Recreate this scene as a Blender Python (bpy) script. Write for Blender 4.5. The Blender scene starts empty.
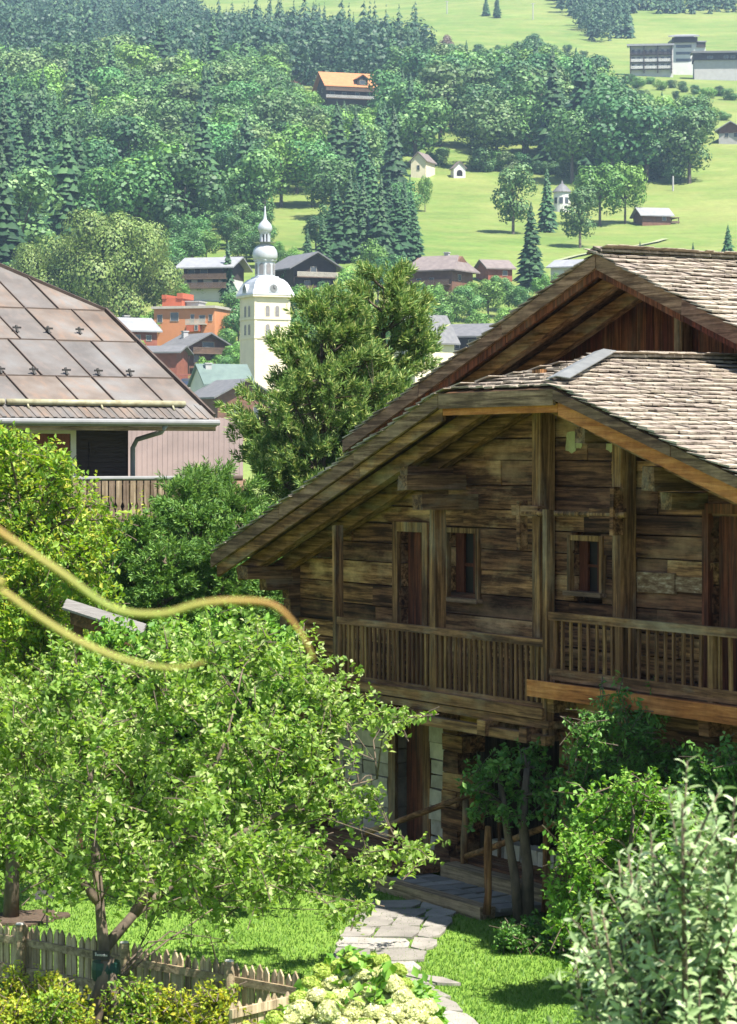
import bpy, bmesh, math, random
import numpy as np
from mathutils import Vector, Matrix, noise as mnoise

R = math.radians
F, CX, HZ, ZC = 2600.0, 368.5, 455.0, 6.0
rng = random.Random(7)
nrg = np.random.default_rng(7)
scene = bpy.context.scene
COL = scene.collection


def at(px, py, Y):
    return Vector(((px - CX) / F * Y, Y, ZC - (py - HZ) / F * Y))


def hx(s):
    s = s.lstrip('#')
    o = []
    for i in (0, 2, 4):
        c = int(s[i:i + 2], 16) / 255
        o.append(c / 12.92 if c < .04045 else ((c + .055) / 1.055) ** 2.4)
    return tuple(o)


# ------------------------------------------------------------------ terrain
TP = [(-40, 0), (22, 0), (45, 0), (60, .6), (100, 0), (200, -5), (310, -7), (380, 0), (450, 15), (500, 27), (550, 40),
      (700, 73), (900, 122), (1100, 170), (1400, 238), (1700, 315), (2200, 450), (2300, 478)]


def tz(x, y):
    for (a, za), (b, zb) in zip(TP, TP[1:]):
        if y <= b:
            t = (y - a) / (b - a)
            z = za + (zb - za) * t
            break
    else:
        z = TP[-1][1]
    if y > 130:
        k = min(1, (y - 130) / 500)
        z += k * 5.0 * mnoise.noise(Vector((x / 130, y / 210, 3.1)))
        if y > 1000:
            z += min(1, (y - 1000) / 400) * 14 * mnoise.noise(Vector((x / 300, y / 420, 8.1)))
    return z


def ground_at(px, py, lo=395, hi=2250):
    """world point where the picture ray meets the far hillside"""
    def g(Y):
        p = at(px, py, Y)
        return p.z - tz(p.x, Y)
    Y = lo
    st = 4
    prev = g(Y)
    while Y < hi:
        v = g(Y + st)
        if prev > 0 >= v:
            a, b = Y, Y + st
            for _ in range(20):
                m = (a + b) / 2
                if g(m) > 0:
                    a = m
                else:
                    b = m
            p = at(px, py, b)
            return Vector((p.x, b, tz(p.x, b)))
        prev = v
        Y += st
    p = at(px, py, hi)
    return Vector((p.x, hi, tz(p.x, hi)))


# ------------------------------------------------------------------ mesh builder
class MB:
    def __init__(s):
        s.v, s.f = [], []

    def add(s, vs, fs):
        n = len(s.v)
        s.v += [tuple(p) for p in vs]
        s.f += [tuple(i + n for i in f) for f in fs]

    def obox(s, o, u, v, w):
        o, u, v, w = Vector(o), Vector(u), Vector(v), Vector(w)
        vs = [o, o + u, o + u + v, o + v, o + w, o + u + w, o + u + v + w, o + v + w]
        s.add(vs, [(0, 3, 2, 1), (4, 5, 6, 7), (0, 1, 5, 4), (1, 2, 6, 5), (2, 3, 7, 6), (3, 0, 4, 7)])

    def box(s, x0, x1, y0, y1, z0, z1):
        s.obox((x0, y0, z0), (x1 - x0, 0, 0), (0, y1 - y0, 0), (0, 0, z1 - z0))

    def beam(s, p0, p1, w, h, up=(0, 0, 1)):
        p0, p1 = Vector(p0), Vector(p1)
        d = p1 - p0
        sd = d.cross(Vector(up)).normalized()
        u2 = sd.cross(d).normalized()
        s.obox(p0 - sd * w / 2 - u2 * h / 2, d, sd * w, u2 * h)

    def prism(s, pts, vec):
        n = len(pts)
        pts = [Vector(p) for p in pts]
        vec = Vector(vec)
        vs = pts + [p + vec for p in pts]
        fs = [tuple(range(n)), tuple(range(2 * n - 1, n - 1, -1))]
        fs += [(i, (i + 1) % n, n + (i + 1) % n, n + i) for i in range(n)]
        s.add(vs, fs)

    def tube(s, pts, rad, n=8, cap=True):
        pts = [Vector(p) for p in pts]
        if not hasattr(rad, '__len__'):
            rad = [rad] * len(pts)
        vs, fs = [], []
        ref = Vector((.3, .5, .81))
        for i, p in enumerate(pts):
            d = (pts[min(i + 1, len(pts) - 1)] - pts[max(i - 1, 0)]).normalized()
            if abs(d.dot(ref)) > .95:
                ref = Vector((.8, -.4, .2))
            a = d.cross(ref).normalized()
            b = d.cross(a)
            ref = -a.cross(d) if False else ref
            for k in range(n):
                t = 2 * math.pi * k / n
                vs.append(p + (a * math.cos(t) + b * math.sin(t)) * rad[i])
        for i in range(len(pts) - 1):
            for k in range(n):
                fs.append((i * n + k, i * n + (k + 1) % n, (i + 1) * n + (k + 1) % n, (i + 1) * n + k))
        if cap:
            fs.append(tuple(range(n - 1, -1, -1)))
            fs.append(tuple(range((len(pts) - 1) * n, len(pts) * n)))
        s.add(vs, fs)

    def lathe(s, c, prof, n=16, rot=0.0):
        c = Vector(c)
        vs, fs = [], []
        for r, z in prof:
            for k in range(n):
                t = 2 * math.pi * k / n + rot
                vs.append(c + Vector((r * math.cos(t), r * math.sin(t), z)))
        for i in range(len(prof) - 1):
            for k in range(n):
                fs.append((i * n + k, i * n + (k + 1) % n, (i + 1) * n + (k + 1) % n, (i + 1) * n + k))
        fs.append(tuple(range(n - 1, -1, -1)))
        fs.append(tuple(range((len(prof) - 1) * n, len(prof) * n)))
        s.add(vs, fs)

    def build(s, name, mat, parent=None, smooth=False, jit=0.0):
        v = s.v
        if jit:
            v = [(x + rng.uniform(-jit, jit), y + rng.uniform(-jit, jit), z + rng.uniform(-jit, jit)) for x, y, z in v]
        me = bpy.data.meshes.new(name)
        me.from_pydata(v, [], s.f)
        me.materials.append(mat)
        if smooth:
            me.polygons.foreach_set('use_smooth', [True] * len(me.polygons))
        o = bpy.data.objects.new(name, me)
        COL.objects.link(o)
        if parent is not None:
            o.parent = parent
        return o


def np_obj(name, V, polys, mat, parent=None, smooth=False):
    """polys: list of int arrays (n, k)"""
    me = bpy.data.meshes.new(name)
    me.vertices.add(len(V))
    me.vertices.foreach_set('co', np.ascontiguousarray(V, dtype=np.float32).ravel())
    loops = np.concatenate([p.ravel() for p in polys]).astype(np.int32)
    tot = np.concatenate([np.full(len(p), p.shape[1]) for p in polys]).astype(np.int32)
    start = np.concatenate([[0], np.cumsum(tot)[:-1]]).astype(np.int32)
    me.loops.add(len(loops))
    me.loops.foreach_set('vertex_index', loops)
    me.polygons.add(len(tot))
    me.polygons.foreach_set('loop_start', start)
    try:
        me.polygons.foreach_set('loop_total', tot)
    except Exception:
        pass
    if smooth:
        me.polygons.foreach_set('use_smooth', np.ones(len(tot), dtype=bool))
    me.update(calc_edges=True)
    me.validate()
    me.materials.append(mat)
    o = bpy.data.objects.new(name, me)
    COL.objects.link(o)
    if parent is not None:
        o.parent = parent
    return o


def thing(name, label, cat, loc=(0, 0, 0), rz=0.0, group=None):
    o = bpy.data.objects.new(name, None)
    o.empty_display_size = .2
    COL.objects.link(o)
    o.location = loc
    o.rotation_euler = (0, 0, rz)
    o['label'] = label
    o['category'] = cat
    if group:
        o['group'] = group
    return o


def tag(o, label, cat, group=None, kind=None):
    if kind:
        o['kind'] = kind
    if label:
        o['label'] = label
        o['category'] = cat
    if group:
        o['group'] = group
    return o


def structure(o):
    o['kind'] = 'structure'
    return o


def copy_tree(src, loc, rz=0.0, scale=None, label=None, group=None):
    r = src.copy()
    COL.objects.link(r)
    r.location = loc
    r.rotation_euler = (0, 0, rz)
    if scale:
        r.scale = scale
    if label:
        r['label'] = label
    if group:
        r['group'] = group
    for ch in list(src.children):
        c = ch.copy()
        COL.objects.link(c)
        c.parent = r
        for g in list(ch.children):
            d = g.copy()
            COL.objects.link(d)
            d.parent = c
    return r


# ------------------------------------------------------------------ materials
def new_mat(name):
    m = bpy.data.materials.new(name)
    m.use_nodes = True
    nt = m.node_tree
    nt.nodes.clear()
    return m, nt


def N(nt, t, **kw):
    n = nt.nodes.new(t)
    for k, v in kw.items():
        setattr(n, k, v)
    return n


def ramp(nt, fac, stops):
    r = N(nt, 'ShaderNodeValToRGB')
    e = r.color_ramp.elements
    while len(e) < len(stops):
        e.new(.5)
    for el, (p, c) in zip(e, stops):
        el.position = p
        el.color = (*c, 1)
    nt.links.new(fac, r.inputs[0])
    return r.outputs[0]


def noise_tex(nt, vec, scale, detail=4, rough=.6, dist=0.0):
    n = N(nt, 'ShaderNodeTexNoise')
    n.inputs['Scale'].default_value = scale
    n.inputs['Detail'].default_value = detail
    n.inputs['Roughness'].default_value = rough
    n.inputs['Distortion'].default_value = dist
    nt.links.new(vec, n.inputs['Vector'])
    return n.outputs['Fac']


def mapped(nt, scale=(1, 1, 1), coord='Object', rot=(0, 0, 0)):
    tc = N(nt, 'ShaderNodeTexCoord')
    mp = N(nt, 'ShaderNodeMapping')
    mp.inputs['Scale'].default_value = scale
    mp.inputs['Rotation'].default_value = rot
    nt.links.new(tc.outputs[coord], mp.inputs['Vector'])
    return mp.outputs[0]


def mixc(nt, fac, a, b, mode='MIX'):
    m = N(nt, 'ShaderNodeMix', data_type='RGBA', blend_type=mode)
    for sock, val in ((m.inputs['Factor'], fac), (m.inputs['A'], a), (m.inputs['B'], b)):
        pass
    fi, ai, bi = m.inputs[0], m.inputs[6], m.inputs[7]
    for sock, val in ((fi, fac), (ai, a), (bi, b)):
        if isinstance(val, (int, float)):
            sock.default_value = val
        elif isinstance(val, tuple):
            sock.default_value = (*val, 1) if len(val) == 3 else val
        else:
            nt.links.new(val, sock)
    return m.outputs[2]


def mapr(nt, v, a, b, c, d):
    m = N(nt, 'ShaderNodeMapRange')
    nt.links.new(v, m.inputs[0])
    for i, x in enumerate((a, b, c, d)):
        m.inputs[i + 1].default_value = x
    return m.outputs[0]


def hsv(nt, col, h=None, s=None, v=None):
    n = N(nt, 'ShaderNodeHueSaturation')
    nt.links.new(col, n.inputs['Color'])
    for k, x in (('Hue', h), ('Saturation', s), ('Value', v)):
        if x is None:
            continue
        if isinstance(x, (int, float)):
            n.inputs[k].default_value = x
        else:
            nt.links.new(x, n.inputs[k])
    return n.outputs[0]


def finish(nt, col, rough=.8, bump=None, bstr=.4, bdist=.02, spec=.3, metal=0.0):
    b = N(nt, 'ShaderNodeBsdfPrincipled')
    o = N(nt, 'ShaderNodeOutputMaterial')
    if isinstance(col, tuple):
        b.inputs['Base Color'].default_value = (*col, 1)
    else:
        nt.links.new(col, b.inputs['Base Color'])
    if isinstance(rough, (int, float)):
        b.inputs['Roughness'].default_value = rough
    else:
        nt.links.new(rough, b.inputs['Roughness'])
    b.inputs['Specular IOR Level'].default_value = spec
    b.inputs['Metallic'].default_value = metal
    if bump is not None:
        bn = N(nt, 'ShaderNodeBump')
        bn.inputs['Strength'].default_value = bstr
        bn.inputs['Distance'].default_value = bdist
        nt.links.new(bump, bn.inputs['Height'])
        nt.links.new(bn.outputs[0], b.inputs['Normal'])
    nt.links.new(b.outputs[0], o.inputs[0])
    return b, o


def plain(name, c1, c2=None, scale=4, rough=.8, stretch=(1, 1, 1), island=0.0, bump=0.0, metal=0.0, spec=.3, objvar=0.0):
    m, nt = new_mat(name)
    c2 = c2 or tuple(x * .75 for x in c1)
    vec = mapped(nt, stretch)
    f = noise_tex(nt, vec, scale)
    col = ramp(nt, f, [(.3, c2), (.7, c1)])
    if island:
        g = N(nt, 'ShaderNodeNewGeometry')
        col = hsv(nt, col, v=mapr(nt, g.outputs['Random Per Island'], 0, 1, 1 - island, 1 + island))
    if objvar:
        g = N(nt, 'ShaderNodeObjectInfo')
        col = hsv(nt, col, v=mapr(nt, g.outputs['Random'], 0, 1, 1 - objvar, 1 + objvar))
    finish(nt, col, rough, f if bump else None, bump, .02, spec, metal)
    return m


def wood(name, dark, light, axis=0, third=None, island=.35, rough=.85, grain=1.0, bstr=.5, amt=.5):
    """weathered timber; grain runs along local axis"""
    m, nt = new_mat(name)
    st = [16.0 * grain] * 3
    st[axis] = .9 * grain
    vec = mapped(nt, tuple(st))
    g = N(nt, 'ShaderNodeNewGeometry')
    # shift the grain per board
    off = N(nt, 'ShaderNodeVectorMath', operation='ADD')
    cx = N(nt, 'ShaderNodeCombineXYZ')
    ml = N(nt, 'ShaderNodeMath', operation='MULTIPLY')
    ml.inputs[1].default_value = 37.0
    nt.links.new(g.outputs['Random Per Island'], ml.inputs[0])
    for i in range(3):
        nt.links.new(ml.outputs[0], cx.inputs[i])
    nt.links.new(vec, off.inputs[0])
    nt.links.new(cx.outputs[0], off.inputs[1])
    f = noise_tex(nt, off.outputs[0], 1.0, 6, .7, .3)
    col = ramp(nt, f, [(.3, tuple(x * .3 for x in dark)), (.45, dark), (.68, light)])
    st2 = [2.2] * 3
    st2[axis] = .7
    big = noise_tex(nt, mapped(nt, tuple(st2)), 1.0, 5, .65)
    if third:
        col = mixc(nt, ramp(nt, big, [(.5, (0, 0, 0)), (.68, (amt,) * 3)]), col, third)
    fine = noise_tex(nt, mapped(nt), 5, 5, .7)
    col = hsv(nt, col, v=mapr(nt, fine, .25, .75, .72, 1.25))
    col = hsv(nt, col, h=mapr(nt, g.outputs['Random Per Island'], 0, 1, .488, .508), v=mapr(nt, g.outputs['Random Per Island'], 0, 1, 1 - island, 1 + island))
    finish(nt, col, rough, f, bstr, .02, .2)
    return m


def leaf_mat(name, c1, c2, tip=None, trans=.3, objvar=0.0, rough=.55, hue=0.0, clump=None):
    m, nt = new_mat(name)
    g = N(nt, 'ShaderNodeNewGeometry')
    col = ramp(nt, g.outputs['Random Per Island'], [(0, c1), (.75, c2), (1, tip or c2)])
    if clump:
        f = noise_tex(nt, mapped(nt), clump, 3, .5)
        col = hsv(nt, col, v=mapr(nt, f, .3, .7, .75, 1.25))
    if objvar or hue:
        oi = N(nt, 'ShaderNodeObjectInfo')
        w = N(nt, 'ShaderNodeTexWhiteNoise', noise_dimensions='1D')
        nt.links.new(oi.outputs['Random'], w.inputs['W'])
        col = hsv(nt, col, h=mapr(nt, w.outputs['Value'], 0, 1, .5 - hue, .5 + hue),
                  v=mapr(nt, oi.outputs['Random'], 0, 1, 1 - objvar, 1 + objvar))
    b, o = finish(nt, col, rough, spec=.35)
    t = N(nt, 'ShaderNodeBsdfTranslucent')
    nt.links.new(hsv(nt, col, h=.485, s=1.1, v=1.25), t.inputs[0])
    mx = N(nt, 'ShaderNodeMixShader')
    mx.inputs[0].default_value = trans
    nt.links.new(b.outputs[0], mx.inputs[1])
    nt.links.new(t.outputs[0], mx.inputs[2])
    nt.links.new(mx.outputs[0], o.inputs[0])
    return m


M = {}
M['bark'] = plain('bark', (.16, .12, .085), (.05, .04, .03), 9, .9, (1, 1, .35), bump=.6)
M['bark_far'] = plain('bark_distant', (.12, .1, .08), None, 1)
M['log'] = wood('weathered_log', (.064, .025, .01), (.35, .165, .07), 0, (.52, .32, .165), .6, amt=.55)
M['log_side'] = wood('weathered_log_side', (.07, .034, .015), (.28, .15, .065), 1, (.3, .25, .17), .35)
M['post'] = wood('weathered_post', (.1, .046, .018), (.38, .195, .075), 2, (.3, .25, .17), .2)
M['beam_x'] = wood('weathered_beam', (.11, .05, .021), (.37, .185, .078), 0, (.36, .29, .19), .25)
M['beam_y'] = wood('weathered_purlin', (.08, .05, .03), (.23, .16, .095), 1, None, .25)
M['grey_x'] = wood('silvered_board', (.11, .06, .037), (.37, .225, .145), 0, (.17, .115, .07), .22)
M['orange_x'] = wood('honey_board', (.36, .12, .033), (.58, .25, .082), 0, (.2, .1, .05), .2, amt=.35)
M['redwood_z'] = wood('red_stained_board', (.06, .018, .008), (.2, .058, .026), 2, (.12, .08, .05), .35)
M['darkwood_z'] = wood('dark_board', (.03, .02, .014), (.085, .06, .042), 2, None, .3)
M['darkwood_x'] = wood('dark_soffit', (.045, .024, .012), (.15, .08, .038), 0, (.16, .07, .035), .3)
M['baluster'] = wood('baluster_wood', (.1, .048, .02), (.32, .165, .07), 2, (.22, .1, .045), .35)
M['shingle'] = wood('old_shingle', (.24, .2, .16), (.385, .338, .272), 0, (.35, .298, .235), .14, grain=.6)
M['step'] = wood('worn_step_log', (.2, .14, .08), (.46, .33, .2), 0, None, .2)
M['stone'] = plain('pale_stone', (.5, .43, .34), (.27, .23, .18), 5, .9, island=.25, bump=.4)
M['flag'] = plain('grey_flagstone', (.3, .275, .24), (.19, .175, .155), 3, .85, island=.22, bump=.2)
M['zinc'] = plain('zinc_strip', (.24, .24, .225), (.17, .17, .16), 6, .45, metal=.3)
M['glass'] = plain('dark_glass', (.016, .011, .009), (.009, .006, .005), 2, .5, spec=.08)
M['redpane'] = plain('red_shutter', (.11, .03, .014), (.05, .015, .008), 6, .75, (6, 6, 1), spec=.1)
M['white'] = plain('white_render', (.6, .58, .54), (.5, .48, .45), 1.5, .85)
M['iron'] = plain('black_iron', (.03, .028, .026), None, 8, .6)
M['dark'] = plain('dark_interior', (.02, .017, .014), None, 3, .95)
# ------------------------------------------------------------------ the old chalet (local x along the gallery, y into the house)
CH = thing('wooden_chalet', 'old dark timber chalet with wooden shingle roofs and long railed galleries', 'chalet', (-.446, 38, 0), R(-60))
E = Vector((.5, -.866, 0))
W = Vector((.866, .5, 0))


def chw(x, y, z):
    return Vector((-.446, 38, 0)) + E * x + W * y + Vector((0, 0, z))


SL, SR, XR, ZR = .349, .294, 4.88, 7.275          # front roof: slopes, ridge
XM, ZM, ML, MR = 2.363, 8.894, .3585, .366          # main roof


def zf(x):
    return ZR - (SL * (XR - x) if x < XR else SR * (x - XR))


def zm(x):
    return ZM - (ML * (XM - x) if x < XM else MR * (x - XM))


def shingle_plane(mb, O, U, D, poly, expo, wmin=.11, wmax=.26):
    """O origin, U row direction, D downslope unit vector, poly in (u, v) with v downslope"""
    O, U, D = Vector(O), Vector(U).normalized(), Vector(D).normalized()
    Nn = U.cross(D).normalized()
    if Nn.z < 0:
        Nn = -Nn
    vmin = min(p[1] for p in poly)
    vmax = max(p[1] for p in poly)
    v = vmin + expo * .4
    row = 0
    while v < vmax + expo * .5:
        vm = min(v - expo * .35, vmax - .01)
        xs = []
        for (a, b) in zip(poly, poly[1:] + poly[:1]):
            if (a[1] - vm) * (b[1] - vm) < 0:
                xs.append(a[0] + (b[0] - a[0]) * (vm - a[1]) / (b[1] - a[1]))
        xs.sort()
        wob = rng.uniform(-.02, .02)
        for lo, hi in zip(xs[::2], xs[1::2]):
            u = lo + rng.uniform(-.04, .03)
            while u < hi:
                w = rng.uniform(wmin, wmax)
                w = min(w, hi - u + .03)
                ve = v + wob + rng.uniform(-.025, .025) + .018 * math.sin(u * 1.7 + row)
                L = expo * 1.7
                th = rng.uniform(.016, .03)
                lift = .036 + rng.uniform(-.006, .012)
                sk = rng.uniform(-.008, .008)
                top = O + U * u + D * (ve - L) + Nn * .0
                bot = O + U * (u + sk) + D * ve + Nn * lift
                a, b = top, top + U * (w - .006)
                c, d = bot + U * (w - .006), bot
                d = d + Nn * rng.uniform(-.006, .006)
                up = Nn * th
                mb.add([a, b, c, d, a + up * .3, b + up * .3, c + up, d + up],
                       [(0, 3, 2, 1), (4, 5, 6, 7), (0, 1, 5, 4), (1, 2, 6, 5), (2, 3, 7, 6), (3, 0, 4, 7)])
                u += w
        v += expo
        row += 1


VF, VM, WY, GY, MY = -.45, 2.95, .55, 1.2, 4.6     # front verge, main verge, log wall, ground floor wall, main gable wall
XE, XC1, XC2, XE2 = -3.17, 3.58, 6.306, 13.6         # left eave, clip left, clip right, right eave
YH = 1.23                                            # start of the front ridge
YB = 11.5
XL = -5.0


def sl(s):
    return math.sqrt(1 + s * s)


# --- roofs
roof = MB()
# boards under the shingles (3 planes of the front roof, 2 of the main roof)
T = .07


def slab(mb, pts, t=T):
    mb.prism(pts, (0, 0, -t))


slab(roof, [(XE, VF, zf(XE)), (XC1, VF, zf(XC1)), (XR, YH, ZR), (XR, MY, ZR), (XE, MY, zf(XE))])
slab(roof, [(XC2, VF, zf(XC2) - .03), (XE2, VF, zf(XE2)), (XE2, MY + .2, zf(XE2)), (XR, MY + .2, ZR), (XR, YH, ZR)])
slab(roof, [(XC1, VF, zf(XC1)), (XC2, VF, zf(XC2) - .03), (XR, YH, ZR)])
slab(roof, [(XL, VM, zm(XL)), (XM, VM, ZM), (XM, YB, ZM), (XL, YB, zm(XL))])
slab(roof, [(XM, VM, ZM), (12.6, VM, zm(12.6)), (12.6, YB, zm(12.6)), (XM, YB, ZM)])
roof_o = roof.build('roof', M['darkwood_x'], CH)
sh = MB()
# front right plane: u along +y, v downslope (+x)
k = sl(SR)
shingle_plane(sh, (XR, 0, ZR), (0, 1, 0), (1, 0, -SR), [(YH, 0), (MY + .2, 0), (MY + .2, (XE2 - XR) * k), (VF - .05, (XE2 - XR) * k), (VF - .05, (XC2 - XR) * k)], .205)
k = sl(SL)
shingle_plane(sh, (XR, 0, ZR), (0, 1, 0), (-1, 0, -SL), [(YH, 0), (MY, 0), (MY, (XR - XE) * k), (VF - .06, (XR - XE) * k), (VF - .06, (XR - XC1) * k)], .205)
# hip
hv = Vector((0, VF - YH, zf(XC1) - ZR))
hl = hv.length
shingle_plane(sh, (XR, YH, ZR), (1, 0, 0), hv, [(0, 0), (XC1 - XR - .03, hl), (XC2 - XR + .03, hl)], .2)
# main roof
k = sl(ML)
shingle_plane(sh, (XM, 0, ZM), (0, 1, 0), (-1, 0, -ML), [(VM - .05, 0), (YB, 0), (YB, (XM - XL) * k), (VM - .05, (XM - XL) * k)], .22)
k = sl(MR)
shingle_plane(sh, (XM, 0, ZM), (0, 1, 0), (1, 0, -MR), [(VM - .05, 0), (YB, 0), (YB, 10.2 * k), (VM - .05, 10.2 * k)], .205)
# ridge caps of rough boards
for (x, z, y0, y1) in ((XR, ZR, YH, MY), (XM, ZM, VM - .06, YB)):
    y = y0
    while y < y1:
        L = rng.uniform(.5, 1.1)
        for s in (-1, 1):
            ss = SL if s < 0 else SR
            sh.obox((x - s * .02, y, z + .075 + rng.uniform(0, .015)), (s * .2, 0, -.2 * ss), (0, min(L, y1 - y), 0), (0, 0, .03))
        y += L
shing = sh.build('shingles', M['shingle'], roof_o)
# metal strip on the right hip
strip = MB()
p0, p1 = Vector((XR, YH + .05, ZR + .1)), Vector((XC2 - .02, VF + .02, zf(XC2) + .1))
dd = (p1 - p0).normalized()
strip.obox(p0 + Vector((-.13, -.05, -.015)), p1 - p0, (.13, .06, .035), (0, 0, .012))
strip.obox(p0 + Vector((0, .01, .022)), p1 - p0, (.15, .1, -.03), (0, 0, .012))
strip.build('hip_flashing', M['zinc'], roof_o)

# --- verge boards
vb, ob = MB(), MB()


def rake(mb, x0, z0, x1, z1, y, top, bot, th, seg=2.2):
    n = max(1, round(abs(x1 - x0) / seg))
    for i in range(n):
        a, b = i / n, (i + 1) / n
        xa, xb = x0 + (x1 - x0) * a, x0 + (x1 - x0) * b
        za, zb = z0 + (z1 - z0) * a, z0 + (z1 - z0) * b
        j = rng.uniform(-.008, .008)
        dz = rng.uniform(-.012, .012)
        mb.prism([(xa + .004, y + j, za - bot + dz), (xb - .004, y + j, zb - bot + dz), (xb - .004, y + j, zb - top + dz), (xa + .004, y + j, za - top + dz)], (0, th, 0))


rake(vb, XE - .05, zf(XE - .05), XC1, zf(XC1), VF - .03, -.0, .2, .045)
rake(vb, XC1, zf(XC1), XC2, zf(XC2) - .03, VF - .03, .0, .2, .045, 3)
rake(vb, XC2, zf(XC2) - .03, XE2, zf(XE2), VF - .03, .0, .13, .045)
vb.build('verge_board', M['grey_x'], CH)
vb = MB()
rake(vb, XL - .05, zm(XL - .05), XM, ZM, VM - .03, 0, .2, .05)
rake(vb, XM, ZM, 12.6, zm(12.6), VM - .03, 0, .22, .05)
vb.build('main_verge_board', M['grey_x'], CH)
rake(ob, XE + .05, zf(XE + .05), XC1, zf(XC1), VF + .035, .19, .37, .05)
M2 = ob.build('lower_verge_board', M['beam_x'], CH)
ob = MB()
rake(ob, XC1, zf(XC1), XC2, zf(XC2) - .03, VF + .035, .19, .30, .05, 3)
rake(ob, XC2, zf(XC2) - .03, XE2, zf(XE2), VF + .035, .12, .33, .05, 3.5)
ob.build('honey_verge_board', M['orange_x'], CH)
ob = MB()
rake(ob, XL + .05, zm(XL + .05), XM, ZM, VM + .03, .19, .32, .05)
rake(ob, XM, ZM, 12.5, zm(12.5), VM + .03, .21, .33, .05)
ob.build('main_lower_verge_board', M['redwood_z'], CH)
# rafters
RF = []
for y, drop in ((-.08, .4), (.38, .46)):
    RF.append(((XE + .25, y, zf(XE + .25) - drop), (4.5, y, zf(4.5) - drop), .16, .2))
    RF.append(((5.3, y, zf(5.3) - drop), (13.2, y, zf(13.2) - drop), .14, .16))
for y in (3.4, 4.1):
    RF.append(((XL + .2, y, zm(XL + .2) - .3), (XM - .01, y, ZM - .3), .16, .2))
    RF.append(((XM + .01, y, ZM - .3), (12.3, y, zm(12.3) - .3), .16, .2))
for q in RF:
    rf = MB()
    rf.beam(*q)
    rf.build('rafter', M['beam_x'], CH)
# purlins and consoles running through the wall
for x, z, y0, w, h in ((-2.36, 4.2, -.35, .3, .2), (-2.36, 4.0, .0, .26, .18), (2.55, 5.62, -.42, .22, .2), (2.85, 5.36, -.36, .26, .2), (2.2, 5.74, -.2, .22, .2),
                       (4.88, 6.72, -.3, .26, .26), (8.05, 5.72, -.3, .24, .28), (8.0, 5.45, .0, .2, .2), (6.5, 6.25, -.2, .2, .2)):
    pu = MB()
    pu.box(x - w / 2, x + w / 2, y0, 2.0 if z > 4.5 else 1.6, z - h / 2, z + h / 2)
    pu.build('purlin_end', M['log_side'], CH, jit=.012)

# --- log wall of the upper floor
OPEN = [(.85, 1.54, 2.6, 4.9), (2.22, 2.95, 4.02, 4.92), (5.25, 5.90, 4.24, 4.895), (8.18, 9.05, 3.05, 5.3)]


def courses(mb, x0, x1, z0, z1, yf, ylen, opens, top, h=(.24, .36), seg=(1.4, 3.6)):
    z = z0
    while z < z1:
        hh = rng.uniform(*h)
        segs = [(x0, x1)]
        for a, b, c, d in opens:
            if z + hh * .5 > c and z + hh * .5 < d:
                segs = [q for s in segs for q in ((s[0], min(s[1], a)), (max(s[0], b), s[1])) if q[1] - q[0] > .02]
        for s0, s1 in segs:
            x = s0
            while x < s1 - .01:
                L = rng.uniform(*seg)
                e = min(x + L, s1)
                if s1 - e < .5:
                    e = s1
                j = rng.uniform(-.022, .022)
                # clip under the roof
                zt = z + hh - .018
                a, b = x, e
                ok = True
                while top((a + .001)) < zt and a < e:
                    a += .1
                while top((b - .001)) < zt and b > a:
                    b -= .1
                if b - a > .05:
                    mb.obox((a + .003, yf + j, z), (b - a - .006, 0, 0), (0, ylen, 0), (0, 0, zt - z))
                x = e
        z += hh


wl = MB()
courses(wl, -2.43, 13.0, 2.3, 7.0, WY, .16, OPEN, lambda x: zf(x) - .12)
wl.build('log_wall', M['log'], CH, jit=.006)
bk = MB()
for a, b, z0, z1 in ((-2.4, .85, 2.3, 4.3), (.85, 1.54, 4.9, 5.7), (1.54, 12.5, 2.3, 4.02), (1.54, 2.22, 4.0, 5.7), (2.95, 5.25, 4.0, 6.1), (5.9, 8.18, 4.0, 6.1), (2.22, 2.95, 4.92, 6.3), (5.25, 5.9, 4.895, 6.5),
                     (.2, 1.54, 4.3, 5.5), (2.95, 5.25, 6.1, 6.5), (9.05, 12.5, 4.02, 4.9)):
    bk.box(a, b, WY + .17, WY + .25, z0, z1)
bk.build('wall_core', M['darkwood_x'], CH)
M['lime'] = plain('pale_lime_plaster', (.45, .41, .2), (.3, .24, .12), 9, .9)
for x0, x1, z0, z1 in ((5.12, 5.36, 6.02, 6.3), (5.32, 5.48, 6.08, 6.32), (6.02, 6.2, 6.03, 6.28)):
    pp = MB()
    pts = []
    for k in range(14):
        t = k / 14 * 4
        e = int(t)
        f_ = t - e
        a_, b_ = [(f_, 0), (1, f_), (1 - f_, 1), (0, 1 - f_)][e]
        j = .16 if e in (0,) else .04
        pts.append((x0 + (x1 - x0) * (a_ + rng.uniform(-.06, .06)), WY - .026, z0 + (z1 - z0) * (b_ + rng.uniform(-.02, j))))
    pp.prism(pts, (0, .004, 0))
    pp.build('plaster_patch', M['lime'], CH)
m_, nt = new_mat('worn_whitewash')
f_ = noise_tex(nt, mapped(nt, (2.2, 9, 9)), 2.2, 6, .75)
finish(nt, ramp(nt, f_, [(.4, (.1, .048, .022)), (.54, (.22, .135, .075)), (.68, (.44, .34, .24))]), .9, f_, .4)
wb = MB()
wb.box(6.72, 7.5, WY - .05, WY - .01, 4.3, 4.55)
wb.box(7.51, 8.05, WY - .045, WY - .01, 4.33, 4.52)
wb.build('worn_board', m_, CH, jit=.006)
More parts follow.
